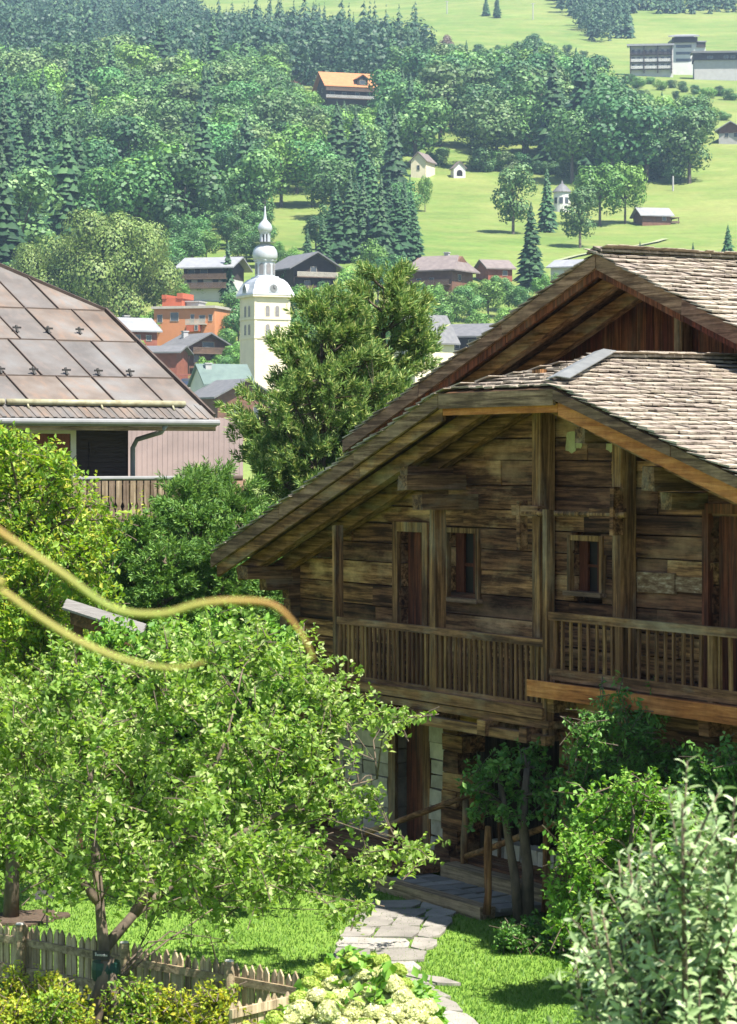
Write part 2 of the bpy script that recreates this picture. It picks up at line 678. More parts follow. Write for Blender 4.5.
# left side wall with crossing log ends
lw = MB()
z = .0
while z < 4.3:
    hh = rng.uniform(.24, .34)
    if z + hh < 4.45:
        lw.box(-2.43 + rng.uniform(-.02, .02), -2.2, WY - rng.uniform(.05, .22) if z > 2 else WY + .1, MY, z, z + hh - .012)
    z += hh
lw.box(12.8, 13.0, WY + .2, YB - .6, 0, 4.7)
lw.box(-4.2, 12.8, YB - .8, YB - .6, 0, 6.0)
lw.box(-4.2, -4.0, MY, YB - .6, 0, 6.3)
lw.box(-4.0, -2.43, MY + .06, MY + .2, 0, 6.3)
lw.box(10.2, 10.4, MY, YB - .6, 4.4, 5.9)
lw.build('side_wall', M['log_side'], CH)

# main gable wall of vertical boards
gw = MB()
x = -4.1
while x < 10.4:
    w = rng.uniform(.16, .3)
    top_ = zm(x + w / 2) - .1
    gw.box(x + .004, x + w - .004, MY + rng.uniform(-.012, .012), MY + .05, 4.2, top_)
    x += w
gw.build('gable_boarding', M['redwood_z'], CH)
for x in (2.36, 4.0, 6.3):
    gp = MB()
    gp.box(x - .1, x + .1, MY - .2, MY - .02, 5.5, zm(x) - .35)
    gp.build('gable_post', M['post'], CH)
gp = MB()
gp.beam((-3.8, MY - .15, 7.05), (9.6, MY - .15, 7.05), .16, .18)
gp.build('tie_beam', M['post'], CH)

# posts
for x, y, z0, z1, w in ((4.78, .36, 2.6, zf(4.78) - .12, .19), (6.57, .36, 2.9, zf(6.57) - .12, .19)):
    ps = MB()
    ps.box(x - w / 2, x + w / 2, y - .07, WY - .03, z0, z1)
    ps.build('wall_clamp_post', M['post'], CH, jit=.01)
for q in ((-.05, .05, -.06, .06, 2.3, 4.98), (2.62, 2.8, -.04, .12, 2.45, 5.26), (5.44, 5.54, -.06, .05, 2.35, 5.3)):
    ps = MB()
    ps.box(*q)
    ps.build('gallery_post', M['post'], CH, jit=.008)
# pegs and tie bar between the clamps
for x in (4.78, 6.57):
    pg = MB()
    pg.beam((x - .42, .24, 5.27), (x + .2, .24, 5.27), .13, .13)
    pg.box(x + .1 - .04, x + .1 + .04, .15, .3, 5.0, 5.6) if x > 6 else pg.box(x - .3, x - .22, .17, .3, 4.75, 5.4)
    pg.build('clamp_peg', M['log'], CH, jit=.008)
tb = MB()
tb.tube([(4.6, .2, 5.24), (6.9, .2, 5.26)], .035, 8)
tb.build('tie_bar', M['post'], CH)

# door and window of the gallery
def frame_rect(mb, x0, x1, z0, z1, y, w, d):
    mb.box(x0 - w, x0, y - d, y + .02, z0 - .0, z1 + w)
    mb.box(x1, x1 + w, y - d, y + .02, z0 - .0, z1 + w)
    mb.box(x0, x1, y - d - .004, y + .018, z1, z1 + w)


d = MB()
frame_rect(d, .85, 1.54, 2.6, 4.9, WY, .14, .05)
do = d.build('door', M['post'], CH)
d = MB()
for i in range(4):
    d.box(.86 + i * .17, .86 + i * .17 + .166, WY + .13, WY + .17, 2.6, 4.9)
d.build('door_leaf', M['redwood_z'], do)
d = MB()
frame_rect(d, 8.18, 9.05, 3.0, 5.3, WY, .12, .06)
do = d.build('door', M['redwood_z'], CH)
d = MB()
for i in range(5):
    d.box(8.19 + i * .172, 8.19 + i * .172 + .168, WY + .1, WY + .14, 3.0, 5.3)
d.build('door_leaf', M['redwood_z'], do)
for (x0, x1, z0, z1) in (OPEN[1], OPEN[2]):
    d = MB()
    frame_rect(d, x0, x1, z0, z1, WY, .07, .05)
    wo = d.build('window', M['post'], CH)
    d = MB()
    d.box(x0 - .1, x1 + .1, WY - .1, WY + .1, z0 - .06, z0)
    d.build('sill', M['grey_x'], wo)
    d = MB()
    d.box(x0, x1, WY + .13, WY + .15, z0, z1)
    d.build('pane', M['glass'], wo)
    d = MB()
    d.box(x0 + .01, x0 + (x1 - x0) * .3, WY + .09, WY + .125, z0, z1)
    d.box(x1 - .07, x1 - .005, WY + .08, WY + .12, z0, z1)
    d.box(x0 + (x1 - x0) * .62, x0 + (x1 - x0) * .68, WY + .1, WY + .128, z0, z1)
    d.box(x0 + (x1 - x0) * .3, x1 - .07, WY + .1, WY + .126, z0 + (z1 - z0) * .48, z0 + (z1 - z0) * .53)
    d.build('shutter', M['redpane'], wo)

# --- galleries
dk = MB()
dk.box(-.75, 5.6, -.08, WY, 2.50, 2.60)
dk.box(-.05, 5.5, -.1, .02, 2.62, 2.76)
dk.box(-.9, 5.62, -.14, .0, 2.30, 2.42)
for x in (-.4, .8, 2.4, 4.2, 5.2):
    dk.box(x - .09, x + .09, -.2, 2.5, 2.31, 2.5)
dk.build('gallery_floor', M['beam_x'], CH, jit=.008)
dk = MB()
dk.box(5.3, 12.5, -.2, -.06, 2.92, 3.12)
dk.build('edge_beam', M['orange_x'], CH, jit=.008)
dk = MB()
dk.box(5.45, 12.5, -.05, WY, 2.98, 3.06)
dk.box(5.6, 12.5, -.03, .07, 3.14, 3.2)
for x in (5.6, 7.2, 8.8, 10.4):
    dk.box(x - .09, x + .09, -.05, 2.5, 2.72, 2.92)
dk.box(5.3, 12.5, .3, .5, 2.7, 2.9)
dk.build('gallery_floor', M['beam_x'], CH, jit=.008)


def railing(x0, x1, zb, zt, step, w, posts):
    r = MB()
    r.box(x0, x1, -.05, .06, zt - .1, zt)
    r.box(x0, x1, -.035, .045, zb, zb + .08)
    ro = r.build('balcony_railing', M['beam_x'], CH, jit=.006)
    b = MB()
    x = x0 + step / 2
    while x < x1:
        ww = w * rng.uniform(.75, 1.25)
        t = rng.uniform(-.012, .012)
        b.obox((x - ww / 2, -.02, zb + .07), (ww, 0, 0), (0, .03, 0), (t, 0, zt - zb - .16))
        x += step * rng.uniform(.9, 1.1)
    for p in posts:
        b.box(p - .05, p + .05, -.03, .055, zb - .1, zt - .02)
    b.build('baluster', M['baluster'], ro)


railing(.0, 5.46, 2.74, 3.64, .128, .055, ())
railing(5.56, 12.4, 3.2, 4.0, .185, .042, (5.62, 7.05, 8.9))

# --- ground floor
st, st2 = MB(), MB()
z = .25
i = 0
while z < 2.3:
    h = rng.uniform(.18, .27)
    st2.box(.7 + rng.uniform(-.02, .02), 1.08, GY - .05 + rng.uniform(-.02, .02), GY + .45, z, z + h - .015)
    st.box(-1.35, -.6, GY + rng.uniform(-.02, .02), GY + .4, z, z + h - .015)
    z += h
z = 0
while z < 2.3:
    h = rng.uniform(.2, .35)
    x = -2.4
    while x < -1.35:
        w = rng.uniform(.2, .5)
        st.box(x, min(x + w, -1.35) - .015, GY + rng.uniform(-.03, .03), GY + .4, z, z + h - .015)
        x += w
    z += h
st.build('stone_wall', M['stone'], CH, jit=.012)
st2.build('stone_pier', M['stone'], CH, jit=.012)
tm = MB()
z = .3
i = 0
while z < 2.3:
    h = rng.uniform(.24, .32)
    tm.box(1.1, 1.5 + (.14 if i % 2 else 0), GY - .1 + rng.uniform(-.04, .04), GY + .3, z, z + h - .012)
    z += h
    i += 1
tm.box(1.06, 1.46, GY - .2, GY + .2, 0, .42)
tm.build('corner_timber', M['log'], CH, jit=.01)
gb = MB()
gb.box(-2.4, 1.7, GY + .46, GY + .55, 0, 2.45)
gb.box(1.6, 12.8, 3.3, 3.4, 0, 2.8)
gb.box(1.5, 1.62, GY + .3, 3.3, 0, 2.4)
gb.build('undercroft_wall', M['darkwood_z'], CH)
gl = MB()
gl.box(-2.3, 12.6, GY - .1, GY + .35, 2.32, 2.5)
gl.box(5.3, 5.6, .3, .6, 0, 2.7)
gl.box(8.9, 9.2, .3, .6, 0, 2.7)
gl.build('lintel_beam', M['log'], CH)
d = MB()
frame_rect(d, -.33, .47, .25, 2.25, GY, .2, .04)
do = d.build('door', M['post'], CH)
d = MB()
for i in range(5):
    d.box(-.32 + i * .158, -.32 + i * .158 + .154, GY + .16, GY + .2, .25, 2.25)
d.build('door_leaf', M['redwood_z'], do)
# porch floor, kerb logs
pf = MB()
y = -.05
while y < 3.2:
    w = rng.uniform(.16, .24)
    pf.box(-2.0, 2.1, y, y + w - .01, .16, .24 + rng.uniform(-.006, .006))
    y += w
y = .62
while y < 3.2:
    w = rng.uniform(.16, .24)
    pf.box(2.12, 8.0, y, y + w - .01, .28, .36 + rng.uniform(-.006, .006))
    y += w
pf.build('porch_floor', M['beam_x'], CH)
so = MB()
for i in range(9):
    x = 2.2 + i * .42
    so.box(x, x + rng.uniform(.34, .4), 1.2, 1.4, .36, .58)
so.build('stone_plinth', M['stone'], CH, jit=.02)

# steps, a thing of their own
ST = thing('garden_steps', 'two low garden steps of squared logs infilled with flat stones, up to the porch', 'steps', (-.446, 38, 0), R(-60))
lg = MB()
lg.box(1.95, 4.85, -.62, -.4, .0, .17)
lg.build('step_log', M['step'], ST, jit=.015)
lg = MB()
lg.box(2.3, 5.6, .35, .58, .1, .32)
lg.build('step_log', M['step'], ST, jit=.015)
fs = MB()
fs.box(1.97, 4.8, -.4, .35, .02, .1)
x = 2.0
while x < 4.7:
    w = rng.uniform(.3, .6)
    for y0, y1 in ((-.39, .0), (.02, .34)):
        e = rng.uniform(.0, .1)
        fs.prism([(x + e, y0, .1), (x + w - .04, y0 + e * .3, .1), (x + w - .03 - e * .5, y1, .1), (x, y1 - e * .3, .1)], (0, 0, .045))
    x += w
fs.build('step_infill', M['flag'], ST)

# rustic railing of peeled poles beside the steps
RR = thing('rustic_handrail', 'rustic handrail of thin peeled poles on crooked posts beside the porch steps', 'handrail', (0, 0, 0))
rp = MB()


def pole(mb, pts, r):
    P = [Vector(p) for p in pts]
    out, rr = [], []
    for a, b in zip(P, P[1:]):
        for i in range(4):
            t = i / 4
            out.append(a.lerp(b, t) + Vector([rng.uniform(-.012, .012) for _ in range(3)]))
            rr.append(r * rng.uniform(.85, 1.1))
    out.append(P[-1])
    rr.append(r * .8)
    mb.tube(out, rr, 8)


for px, yb, yt in ((390, 862, 823), (464, 851, 798), (487, 915, 826), (500, 850, 795), (545, 836, 780)):
    d0 = {390: 36.6, 464: 36.1, 487: 33.4, 500: 36.4, 545: 33.6}[px]
    b, t = at(px, yb, d0), at(px + rng.uniform(-2, 2), yt, d0)
    b.z = min(b.z, .1)
    m_ = MB()
    pole(m_, [b, t], .055 if px != 500 else .03)
    m_.build('post', M['post'], RR, smooth=True)
for a, b in (((366, 833, 36.6), (470, 795, 36.0)), ((466, 857, 34.6), (556, 823, 33.0))):
    m_ = MB()
    pole(m_, [at(*a), at(*b)], .045)
    m_.build('rail', M['beam_x'], RR, smooth=True)
# ------------------------------------------------------------------ ground
def grass_mat():
    m, nt = new_mat('meadow_grass')
    v = mapped(nt)
    big = noise_tex(nt, v, .012, 5, .6)
    mid = noise_tex(nt, v, .09, 4, .6)
    fine = noise_tex(nt, v, 6.0, 4, .7)
    col = ramp(nt, big, [(.3, (.08, .145, .027)), (.5, (.122, .175, .04)), (.68, (.185, .208, .062))])
    col = mixc(nt, ramp(nt, mid, [(.42, (0, 0, 0)), (.7, (.6,) * 3)]), col, (.2, .205, .065))
    wv = noise_tex(nt, mapped(nt, (.03, .09, .09), rot=(0, 0, .35)), 1.0, 4, .65, .6)
    col = hsv(nt, col, v=mapr(nt, wv, .3, .7, .84, 1.13))
    sp_ = noise_tex(nt, v, .5, 4, .75)
    col = hsv(nt, col, v=mapr(nt, sp_, .3, .7, .85, 1.15))
    # mown garden lawn close by
    sx = N(nt, 'ShaderNodeSeparateXYZ')
    nt.links.new(v, sx.inputs[0])
    near = mapr(nt, sx.outputs[1], 44, 60, 1, 0)
    lawn = ramp(nt, noise_tex(nt, v, .9, 5, .65), [(.3, (.09, .17, .02)), (.7, (.155, .25, .04))])
    col = mixc(nt, near, col, lawn)
    col = hsv(nt, col, v=mapr(nt, fine, .25, .75, .75, 1.25))
    finish(nt, col, .9, fine, .5, .03, .15)
    return m


M['grass'] = grass_mat()
ys = [-40, -20, 0, 10, 16, 20] + [22 + i * 1.5 for i in range(20)] + [55, 60, 70, 80, 100, 130, 160, 200, 240, 280, 310, 340]
y = 350
while y < 2300:
    ys.append(y)
    y += 8 + (y - 350) * .012
ys.append(2300)
NX = 90
V, Q = [], []
for j, y in enumerate(ys):
    half = 60 + max(0, y) * .36
    for i in range(NX + 1):
        x = (i / NX * 2 - 1) * half
        V.append((x, y, tz(x, y)))
for j in range(len(ys) - 1):
    for i in range(NX):
        a = j * (NX + 1) + i
        Q.append((a, a + 1, a + NX + 2, a + NX + 1))
ground = np_obj('ground', np.array(V), [np.array(Q)], M['grass'], None, True)
structure(ground)

# lawn blades
nb = 60000
px_ = nrg.uniform(-40, 620, nb)
yy = nrg.uniform(875, 1040, nb)
Y = F * ZC / (yy - HZ)
X = (px_ - CX) / F * Y
a = nrg.uniform(0, 6.283, nb)
h = nrg.uniform(.02, .055, nb)
b0 = np.stack([X, Y, np.zeros(nb)], 1)
s = np.stack([np.cos(a), np.sin(a), 0 * a], 1) * .008
t = b0 + np.stack([nrg.normal(0, .015, nb), nrg.normal(0, .015, nb), h], 1)
M['blade'] = leaf_mat('grass_blade', (.06, .15, .015), (.13, .25, .035), (.2, .28, .07), .3)
VV = np.empty((nb, 3, 3))
VV[:, 0], VV[:, 1], VV[:, 2] = b0 - s, b0 + s, t
blades = np_obj('lawn_grass', VV.reshape(-1, 3), [np.arange(nb * 3).reshape(-1, 3)], M['blade'])
tag(blades, 'short green grass of the garden lawn', 'grass', kind='stuff')

# stone path: irregular flags with grass joints
path = MB()
prg = random.Random(3)


def g0(px, py):
    k = F * ZC / (py - HZ)
    return Vector(((px - CX) / F * k, k, 0))


rows = [(902, 372, 470), (910, 362, 463), (919, 352, 455), (929, 345, 448), (940, 338, 440), (951, 333, 428), (963, 330, 415), (975, 340, 418), (987, 390, 432), (1000, 412, 448), (1014, 430, 466), (1030, 448, 484)]
for (y0, a0, b0_), (y1, a1, b1) in zip(rows, rows[1:]):
    n = prg.choice((2, 2, 3)) if b0_ - a0 > 60 else 1
    cuts = [0] + sorted(prg.uniform(.25, .75) if n == 2 else (i + prg.uniform(.7, 1.3)) / n for i in range(1 if n == 2 else n - 1)) + [1] if n > 1 else [0, 1]
    for c0, c1 in zip(cuts, cuts[1:]):
        pts = []
        for (u, vv) in ((0, 0), (.5, -.12), (1, 0), (1.04, .5), (1, 1), (.5, 1.1), (0, 1), (-.04, .5)):
            uu = c0 + (c1 - c0) * (.06 + .88 * u + prg.uniform(-.05, .05))
            tt = .08 + .84 * vv + prg.uniform(-.09, .09)
            p = g0(a0 + (b0_ - a0) * uu + (a1 - a0) * tt, y0 + (y1 - y0) * tt + prg.uniform(-1, 1))
            pts.append(p + Vector((0, 0, .004)))
        path.prism(pts, (0, 0, .028 + prg.uniform(0, .006)))
structure(path.build('path', M['flag']))

# ------------------------------------------------------------------ left neighbour house
M['copper'] = None


def copper():
    m, nt = new_mat('browned_sheet_metal')
    v = mapped(nt)
    g = N(nt, 'ShaderNodeNewGeometry')
    f = noise_tex(nt, v, .8, 5, .6)
    f2 = noise_tex(nt, mapped(nt, (6, 1, 6)), .8, 4, .6)
    col = ramp(nt, f, [(.3, (.085, .068, .056)), (.5, (.125, .105, .09)), (.7, (.155, .15, .143))])
    col = mixc(nt, ramp(nt, f2, [(.5, (0, 0, 0)), (.7, (.35,) * 3)]), col, (.21, .135, .095))
    col = hsv(nt, col, s=mapr(nt, g.outputs['Random Per Island'], 0, 1, .5, 1.25), v=mapr(nt, g.outputs['Random Per Island'], 0, 1, .86, 1.12))
    finish(nt, col, .6, f, .1, .02, .4, 0.0)
    return m


M['copper'] = copper()
M['seam'] = plain('rusty_seam', (.085, .062, .05), (.06, .042, .034), 5, .7)
M['housewood'] = plain('dark_stained_cladding', (.045, .028, .02), (.025, .016, .012), 3, .8, (1, 1, 8), bump=.3)
M['tube'] = plain('pale_round_bar', (.34, .33, .22), (.2, .17, .1), 6, .6)
M['gutter'] = plain('grey_gutter', (.22, .22, .22), (.17, .17, .17), 3, .6)
M['cream'] = plain('cream_paint', (.7, .64, .48), (.6, .53, .4), 3, .6)
M['balcwood'] = wood('balcony_slat', (.12, .085, .055), (.26, .2, .14), 2, None, .3)
M['redcurtain'] = plain('red_brown_shutter', (.25, .07, .03), (.14, .045, .02), 4, .6, (8, 8, 1))

LH = thing('neighbour_house', 'dark clad house at left under a big brown sheet metal roof with snow stops', 'house', (-3.66, 62, 0), math.atan2(-.55, -.84) + math.pi)
# local x: along the eave to the right (+) ; local y: upslope (into the roof) ; corner of the eave at (0,0,7.07)
EZ, PT = 6.87, .5
YHIP, KH = 5.7, .72
RL, RY = 16.0, 11.5


def lr(x, y, up=0.0):
    return Vector((x, y, EZ + PT * y + up))


rb = MB()
XH = -(RY - YHIP) * KH
rb.prism([lr(0, .3, -.1), lr(-RL, .3, -.1), lr(-RL, RY, -.1), lr(XH, RY, -.1), lr(0, YHIP, -.1)], (0, 0, -.12))
rb.prism([lr(XH, RY, -.1), lr(-RL, RY, -.1), (-RL, RY * 2, EZ), (0, RY * 2, EZ), (0, RY * 2 - YHIP, EZ + PT * YHIP - .1)], (0, 0, -.12))
rb.prism([lr(0, YHIP, -.08), (0, RY * 2 - YHIP, EZ + PT * YHIP - .08), lr(XH, RY, -.08)], (0, 0, -.1))


def xmax(y):
    return 0.0 if y < YHIP else -(y - YHIP) * KH

roof_l = rb.build('roof', M['housewood'], LH)
pn = MB()
bands = [0.55, 2.05, 3.95, YHIP, 8.6, RY]
for bi, (y0, y1) in enumerate(zip(bands, bands[1:])):
    x = 0.0
    k = 0
    while x > -RL:
        w = 1.3 if (k + bi) % 2 else .95
        e_ = -.05 + .012 * ((k + bi) % 2)
        if x - w < xmax(y0):
            q = [(max(x - w, -RL) + .01, y0 - .02), (x - .01, y0 - .02), (x - .01, y1), (max(x - w, -RL) + .01, y1)]
            side = lambda c: c[0] + (c[1] - YHIP) * KH
            out = []
            for c0, c1 in zip(q, q[1:] + q[:1]):
                s0, s1 = side(c0), side(c1)
                if s0 <= 0 or c0[1] <= YHIP:
                    out.append(c0)
                if (s0 > 0) != (s1 > 0) and max(c0[1], c1[1]) > YHIP:
                    t = s0 / (s0 - s1)
                    out.append((c0[0] + (c1[0] - c0[0]) * t, c0[1] + (c1[1] - c0[1]) * t))
            if len(out) > 2:
                pn.prism([lr(c[0], c[1], e_) for c in out], (0, 0, .02))
        x -= w
        k += 1
pn.prism([lr(XH, RY, -.03), (-RL, RY, EZ + PT * RY - .03), (-RL, RY * 2, EZ - .03), (0, RY * 2, EZ - .03), (0, RY * 2 - YHIP, EZ + PT * YHIP - .03)], (0, 0, .02))
pn.prism([lr(0, YHIP, -.02), (0, RY * 2 - YHIP, EZ + PT * YHIP - .02), lr(XH, RY, -.02)], (0, 0, .02))
pn.build('sheet_panel', M['copper'], roof_l)
sm = MB()
for bi, (y0, y1) in enumerate(zip(bands, bands[1:])):
    x = 0.0
    k = 0
    while x > -RL:
        w = 1.3 if (k + bi) % 2 else .95
        x -= w
        k += 1
        if x < xmax(y0) - .05:
            yt = y1 - .03
            if x > xmax(yt):
                yt = YHIP - x / KH
            sm.beam(lr(x, y0, 0), lr(x, yt, 0), .022, .045)
    if bi:
        sm.beam(lr(xmax(y0), y0, -.01), lr(-RL, y0, -.01), .03, .03)
sm.beam(lr(.03, .1, .0), lr(.03, YHIP, 0), .06, .14)
sm.beam(lr(.03, YHIP, .0), lr(XH, RY, 0), .08, .1)
sm.build('seam', M['seam'], roof_l)
# corrugated eave strip
cs = MB()
n = 150
for i in range(n):
    x0 = -i * RL / n
    cs.obox(lr(x0, 0, -.02 + (.02 if i % 2 else 0)), (-RL / n, 0, 0), lr(0, .66) - lr(0, 0), (0, 0, .015))
cs.build('eave_sheet', M['copper'], roof_l)
gt = MB()
gt.tube([(0.05, -.09, EZ - .1), (-RL, -.09, EZ - .1)], .075, 10)
gt.box(-RL, .03, -.03, .03, EZ - .2, EZ - .12)
g_ = gt.build('gutter', M['gutter'], LH)
fb = MB()
fb.box(-RL, .02, .0, .05, EZ - .3, EZ - .202)
M['fasc'] = wood('tan_fascia', (.2, .13, .07), (.4, .28, .16), 0)
fb.build('fascia', M['fasc'], LH)
# snow bars and stops
sb = MB()
for a, b in ((-.55, -5.2), (-5.28, -RL)):
    sb.tube([lr(a, .5, .1), lr(b, .5, .1)], .075, 10)
x = -.9
while x > -RL:
    sb.beam(lr(x, .38, .0), lr(x, .5, .1), .04, .05)
    x -= 1.9
sb.build('snow_bar', M['tube'], LH, smooth=True)
for y, st_, n in ((2.15, .6, 12), (4.35, .85, 12)):
    for i in range(n):
        x = -st_ - .55 - i * .86
        hk = MB()
        hk.beam(lr(x, y - .06, .0), lr(x, y + .03, .13), .05, .05)
        hk.beam(lr(x - .11, y - .02, .1), lr(x + .11, y - .02, .1), .04, .045)
        hk.build('snow_stop', M['iron'], LH)
# walls
hw = MB()
wx, wy = -1.75, 1.1
hw.box(-RL + 1.5, wx, wy, wy + 18, 0, EZ + .3)
hw.prism([(-RL + 1.5, wy, EZ + .3), (wx, wy, EZ + .3), (wx, wy + 18, EZ + .3), (-RL + 1.5, wy + 18, EZ + .3)], (0, 0, .01))
hw.prism([(wx, wy + .02, EZ + .3), (wx, 2 * RY - wy, EZ + .3), (wx, RY + 5.2, EZ + PT * YHIP - .5), (wx, RY - 5.2, EZ + PT * YHIP - .5)], (-RL + 3.3, 0, 0))
hw.build('wall', M['housewood'], LH)
sd = MB()
for i in range(8):
    sd.box(wx - 1.05, wx - .1, wy - .03, wy, 5.35 + i * .12, 5.35 + i * .12 + .105)
sd.build('louvred_panel', M['housewood'], LH)
wf = MB()
x0, x1, z0, z1 = -4.3, -3.3, 5.2, 6.5
frame_rect(wf, x0, x1, z0, z1, wy, .14, .06)
wo = wf.build('window', M['cream'], LH)
wf = MB()
wf.box(x0, x1, wy - .02, wy - .005, z0, z1)
wf.build('pane', M['glass'], wo)
wf = MB()
wf.box(x0 + .02, x0 + .55, wy - .045, wy - .022, z0, z1)
wf.box(x1 - .6, x1 - .02, wy - .045, wy - .022, z0, z1)
wf.build('shutter', M['redcurtain'], wo)
dp = MB()
dp.tube([(-1.35, -.05, EZ - .16), (-1.4, .1, EZ - .33), (-1.62, .9, EZ - .5), (-1.68, 1.0, EZ - .7), (-1.68, 1.0, 3.0)], .06, 8)
dp.build('downpipe', M['gutter'], LH, smooth=True)
# balcony
bl = MB()
bl.box(-6, .35, -.1, 1.1, 4.3, 4.5)
blo = bl.build('balcony', M['housewood'], LH)
bl = MB()
bl.tube([(-6, -.02, 5.46), (.4, -.02, 5.46)], .05, 8)
bl.build('handrail', M['gutter'], blo)
bl = MB()
x = -6
while x < .3:
    w = .15
    bl.prism([(x, -.04, 4.32), (x + w, -.04, 4.32), (x + w, -.04, 4.7), (x + w * .75, -.04, 4.8), (x + w, -.04, 4.9), (x + w, -.04, 5.4), (x, -.04, 5.4), (x, -.04, 4.9), (x + w * .25, -.04, 4.8), (x, -.04, 4.7)], (0, .03, 0))
    x += .185
bl.box(-6, .35, -.005, .05, 5.3, 5.4)
bl.box(-6, .35, -.005, .05, 4.55, 4.65)
bl.build('slat', M['balcwood'], blo)

# low annex with rusty sheet roof behind it
AX = thing('annex_building', 'low building with a pinkish brown sheet roof behind the neighbour house', 'building', (0, 0, 0))
a0, a1 = at(120, 478, 70), at(243, 477, 70)
b0, b1 = at(120, 418, 77), at(243, 418, 77)
ax = MB()
ax.prism([a0, a1, b1, b0], (0, 0, -.1))
nx = 24
for i in range(nx):
    p = a0.lerp(a1, (i + .5) / nx)
    q = b0.lerp(b1, (i + .5) / nx)
    ax.beam(p + Vector((0, 0, .0)), q + Vector((0, 0, .0)), .05, .03)
M['annexroof'] = plain('pinkish_sheet_roof', (.185, .14, .12), (.13, .1, .085), .7, .7, (1, .3, 1))
ax.build('roof', M['annexroof'], AX)
ax = MB()
ax.tube([a0 + Vector((0, -.1, -.02)), a1 + Vector((0, -.1, -.02))], .07, 8)
ax.build('gutter', M['seam'], AX)
ax = MB()
ax.box(a0.x + .2, a1.x - .3, 70.4, 78, 0, a0.z - .1)
M['salmon'] = plain('salmon_render', (.36, .2, .14), (.3, .17, .12), 2, .85)
ax.build('wall', M['salmon'], AX)

# ------------------------------------------------------------------ far buildings
BM = {
    'slate': plain('grey_slate', (.155, .15, .15), (.1, .1, .105), 1.2, .6),
    'palegrey': plain('pale_metal_roof', (.27, .27, .275), (.2, .2, .21), .8, .5),
    'brownroof': plain('brown_slate', (.2, .165, .15), (.13, .105, .1), .9, .7),
    'orangeroof': plain('orange_tile', (.42, .18, .07), (.3, .13, .055), 1.0, .8),
    'darkwall': plain('dark_timber', (.05, .036, .03), (.03, .022, .02), 1.5, .8),
    'brownwall': plain('brown_timber', (.17, .085, .05), (.1, .05, .035), 1.2, .8),
    'redwall': plain('red_timber', (.26, .085, .05), (.18, .06, .04), 1.0, .8),
    'whitewall': plain('white_wall', (.56, .55, .52), (.47, .46, .43), .5, .85),
    'creamwall': plain('cream_wall', (.66, .575, .415), (.57, .5, .36), .5, .85),
    'orangewall': plain('orange_wall', (.52, .22, .1), (.44, .18, .08), .5, .85),
    'orangered': plain('red_orange_wall', (.4, .1, .05), (.33, .085, .04), .5, .85),
    'greenroof': plain('green_copper', (.12, .165, .145), (.085, .12, .11), .6, .6),
    'tin': plain('bright_tin', (.46, .47, .49), (.36, .37, .39), .7, .42, metal=.2),
    'pane': plain('far_pane', (.06, .07, .08), (.04, .045, .05), 1, .2, spec=.6),
    'frame': plain('far_frame', (.42, .38, .32), None, 1, .7),
    'rail': plain('far_railing', (.14, .09, .06), (.09, .06, .045), 2, .8),
    'grey': plain('grey_concrete', (.36, .35, .34), (.3, .29, .28), .6, .9),
    'dial': plain('clock_dial', (.2, .2, .2), None, 1, .6),
}


def wbox(root, mats, x0, x1, y, z0, z1, axis='x', sgn=-1):
    """window on a wall: framed box with a recessed pane; axis x: on plane y ; axis y: on plane x"""
    f = MB()
    w = .07
    if axis == 'x':
        for (a, b, c, d) in ((x0 - w, x0, z0 - w, z1 + w), (x1, x1 + w, z0 - w, z1 + w), (x0, x1, z1, z1 + w), (x0, x1, z0 - w, z0)):
            f.box(a, b, min(y, y + sgn * .1), max(y, y + sgn * .1), c, d)
    else:
        for (a, b, c, d) in ((x0 - w, x0, z0 - w, z1 + w), (x1, x1 + w, z0 - w, z1 + w), (x0, x1, z1, z1 + w), (x0, x1, z0 - w, z0)):
            f.box(min(y, y + sgn * .1), max(y, y + sgn * .1), a, b, c, d)
    wo = f.build('window', BM[mats[0]], root)
    p = MB()
    if axis == 'x':
        p.box(x0, x1, min(y + sgn * .01, y + sgn * .04), max(y + sgn * .01, y + sgn * .04), z0, z1)
    else:
        p.box(min(y + sgn * .01, y + sgn * .04), max(y + sgn * .01, y + sgn * .04), x0, x1, z0, z1)
    p.build('pane', BM[mats[1]], wo)
    return wo


def balc(root, x0, x1, y, z, depth=1.2, mat='rail', h=1.0, slab='rail'):
    b = MB()
    b.box(x0, x1, y - depth, y, z - .2, z)
    bo = b.build('balcony', BM[slab], root)
    b = MB()
    b.box(x0, x1, y - depth - .003, y - depth + .08, z + h - .12, z + h)
    x = x0
    while x < x1:
        b.box(x, x + .16, y - depth + .01, y - depth + .06, z, z + h - .12)
        x += .24
    b.build('railing', BM[mat], bo)


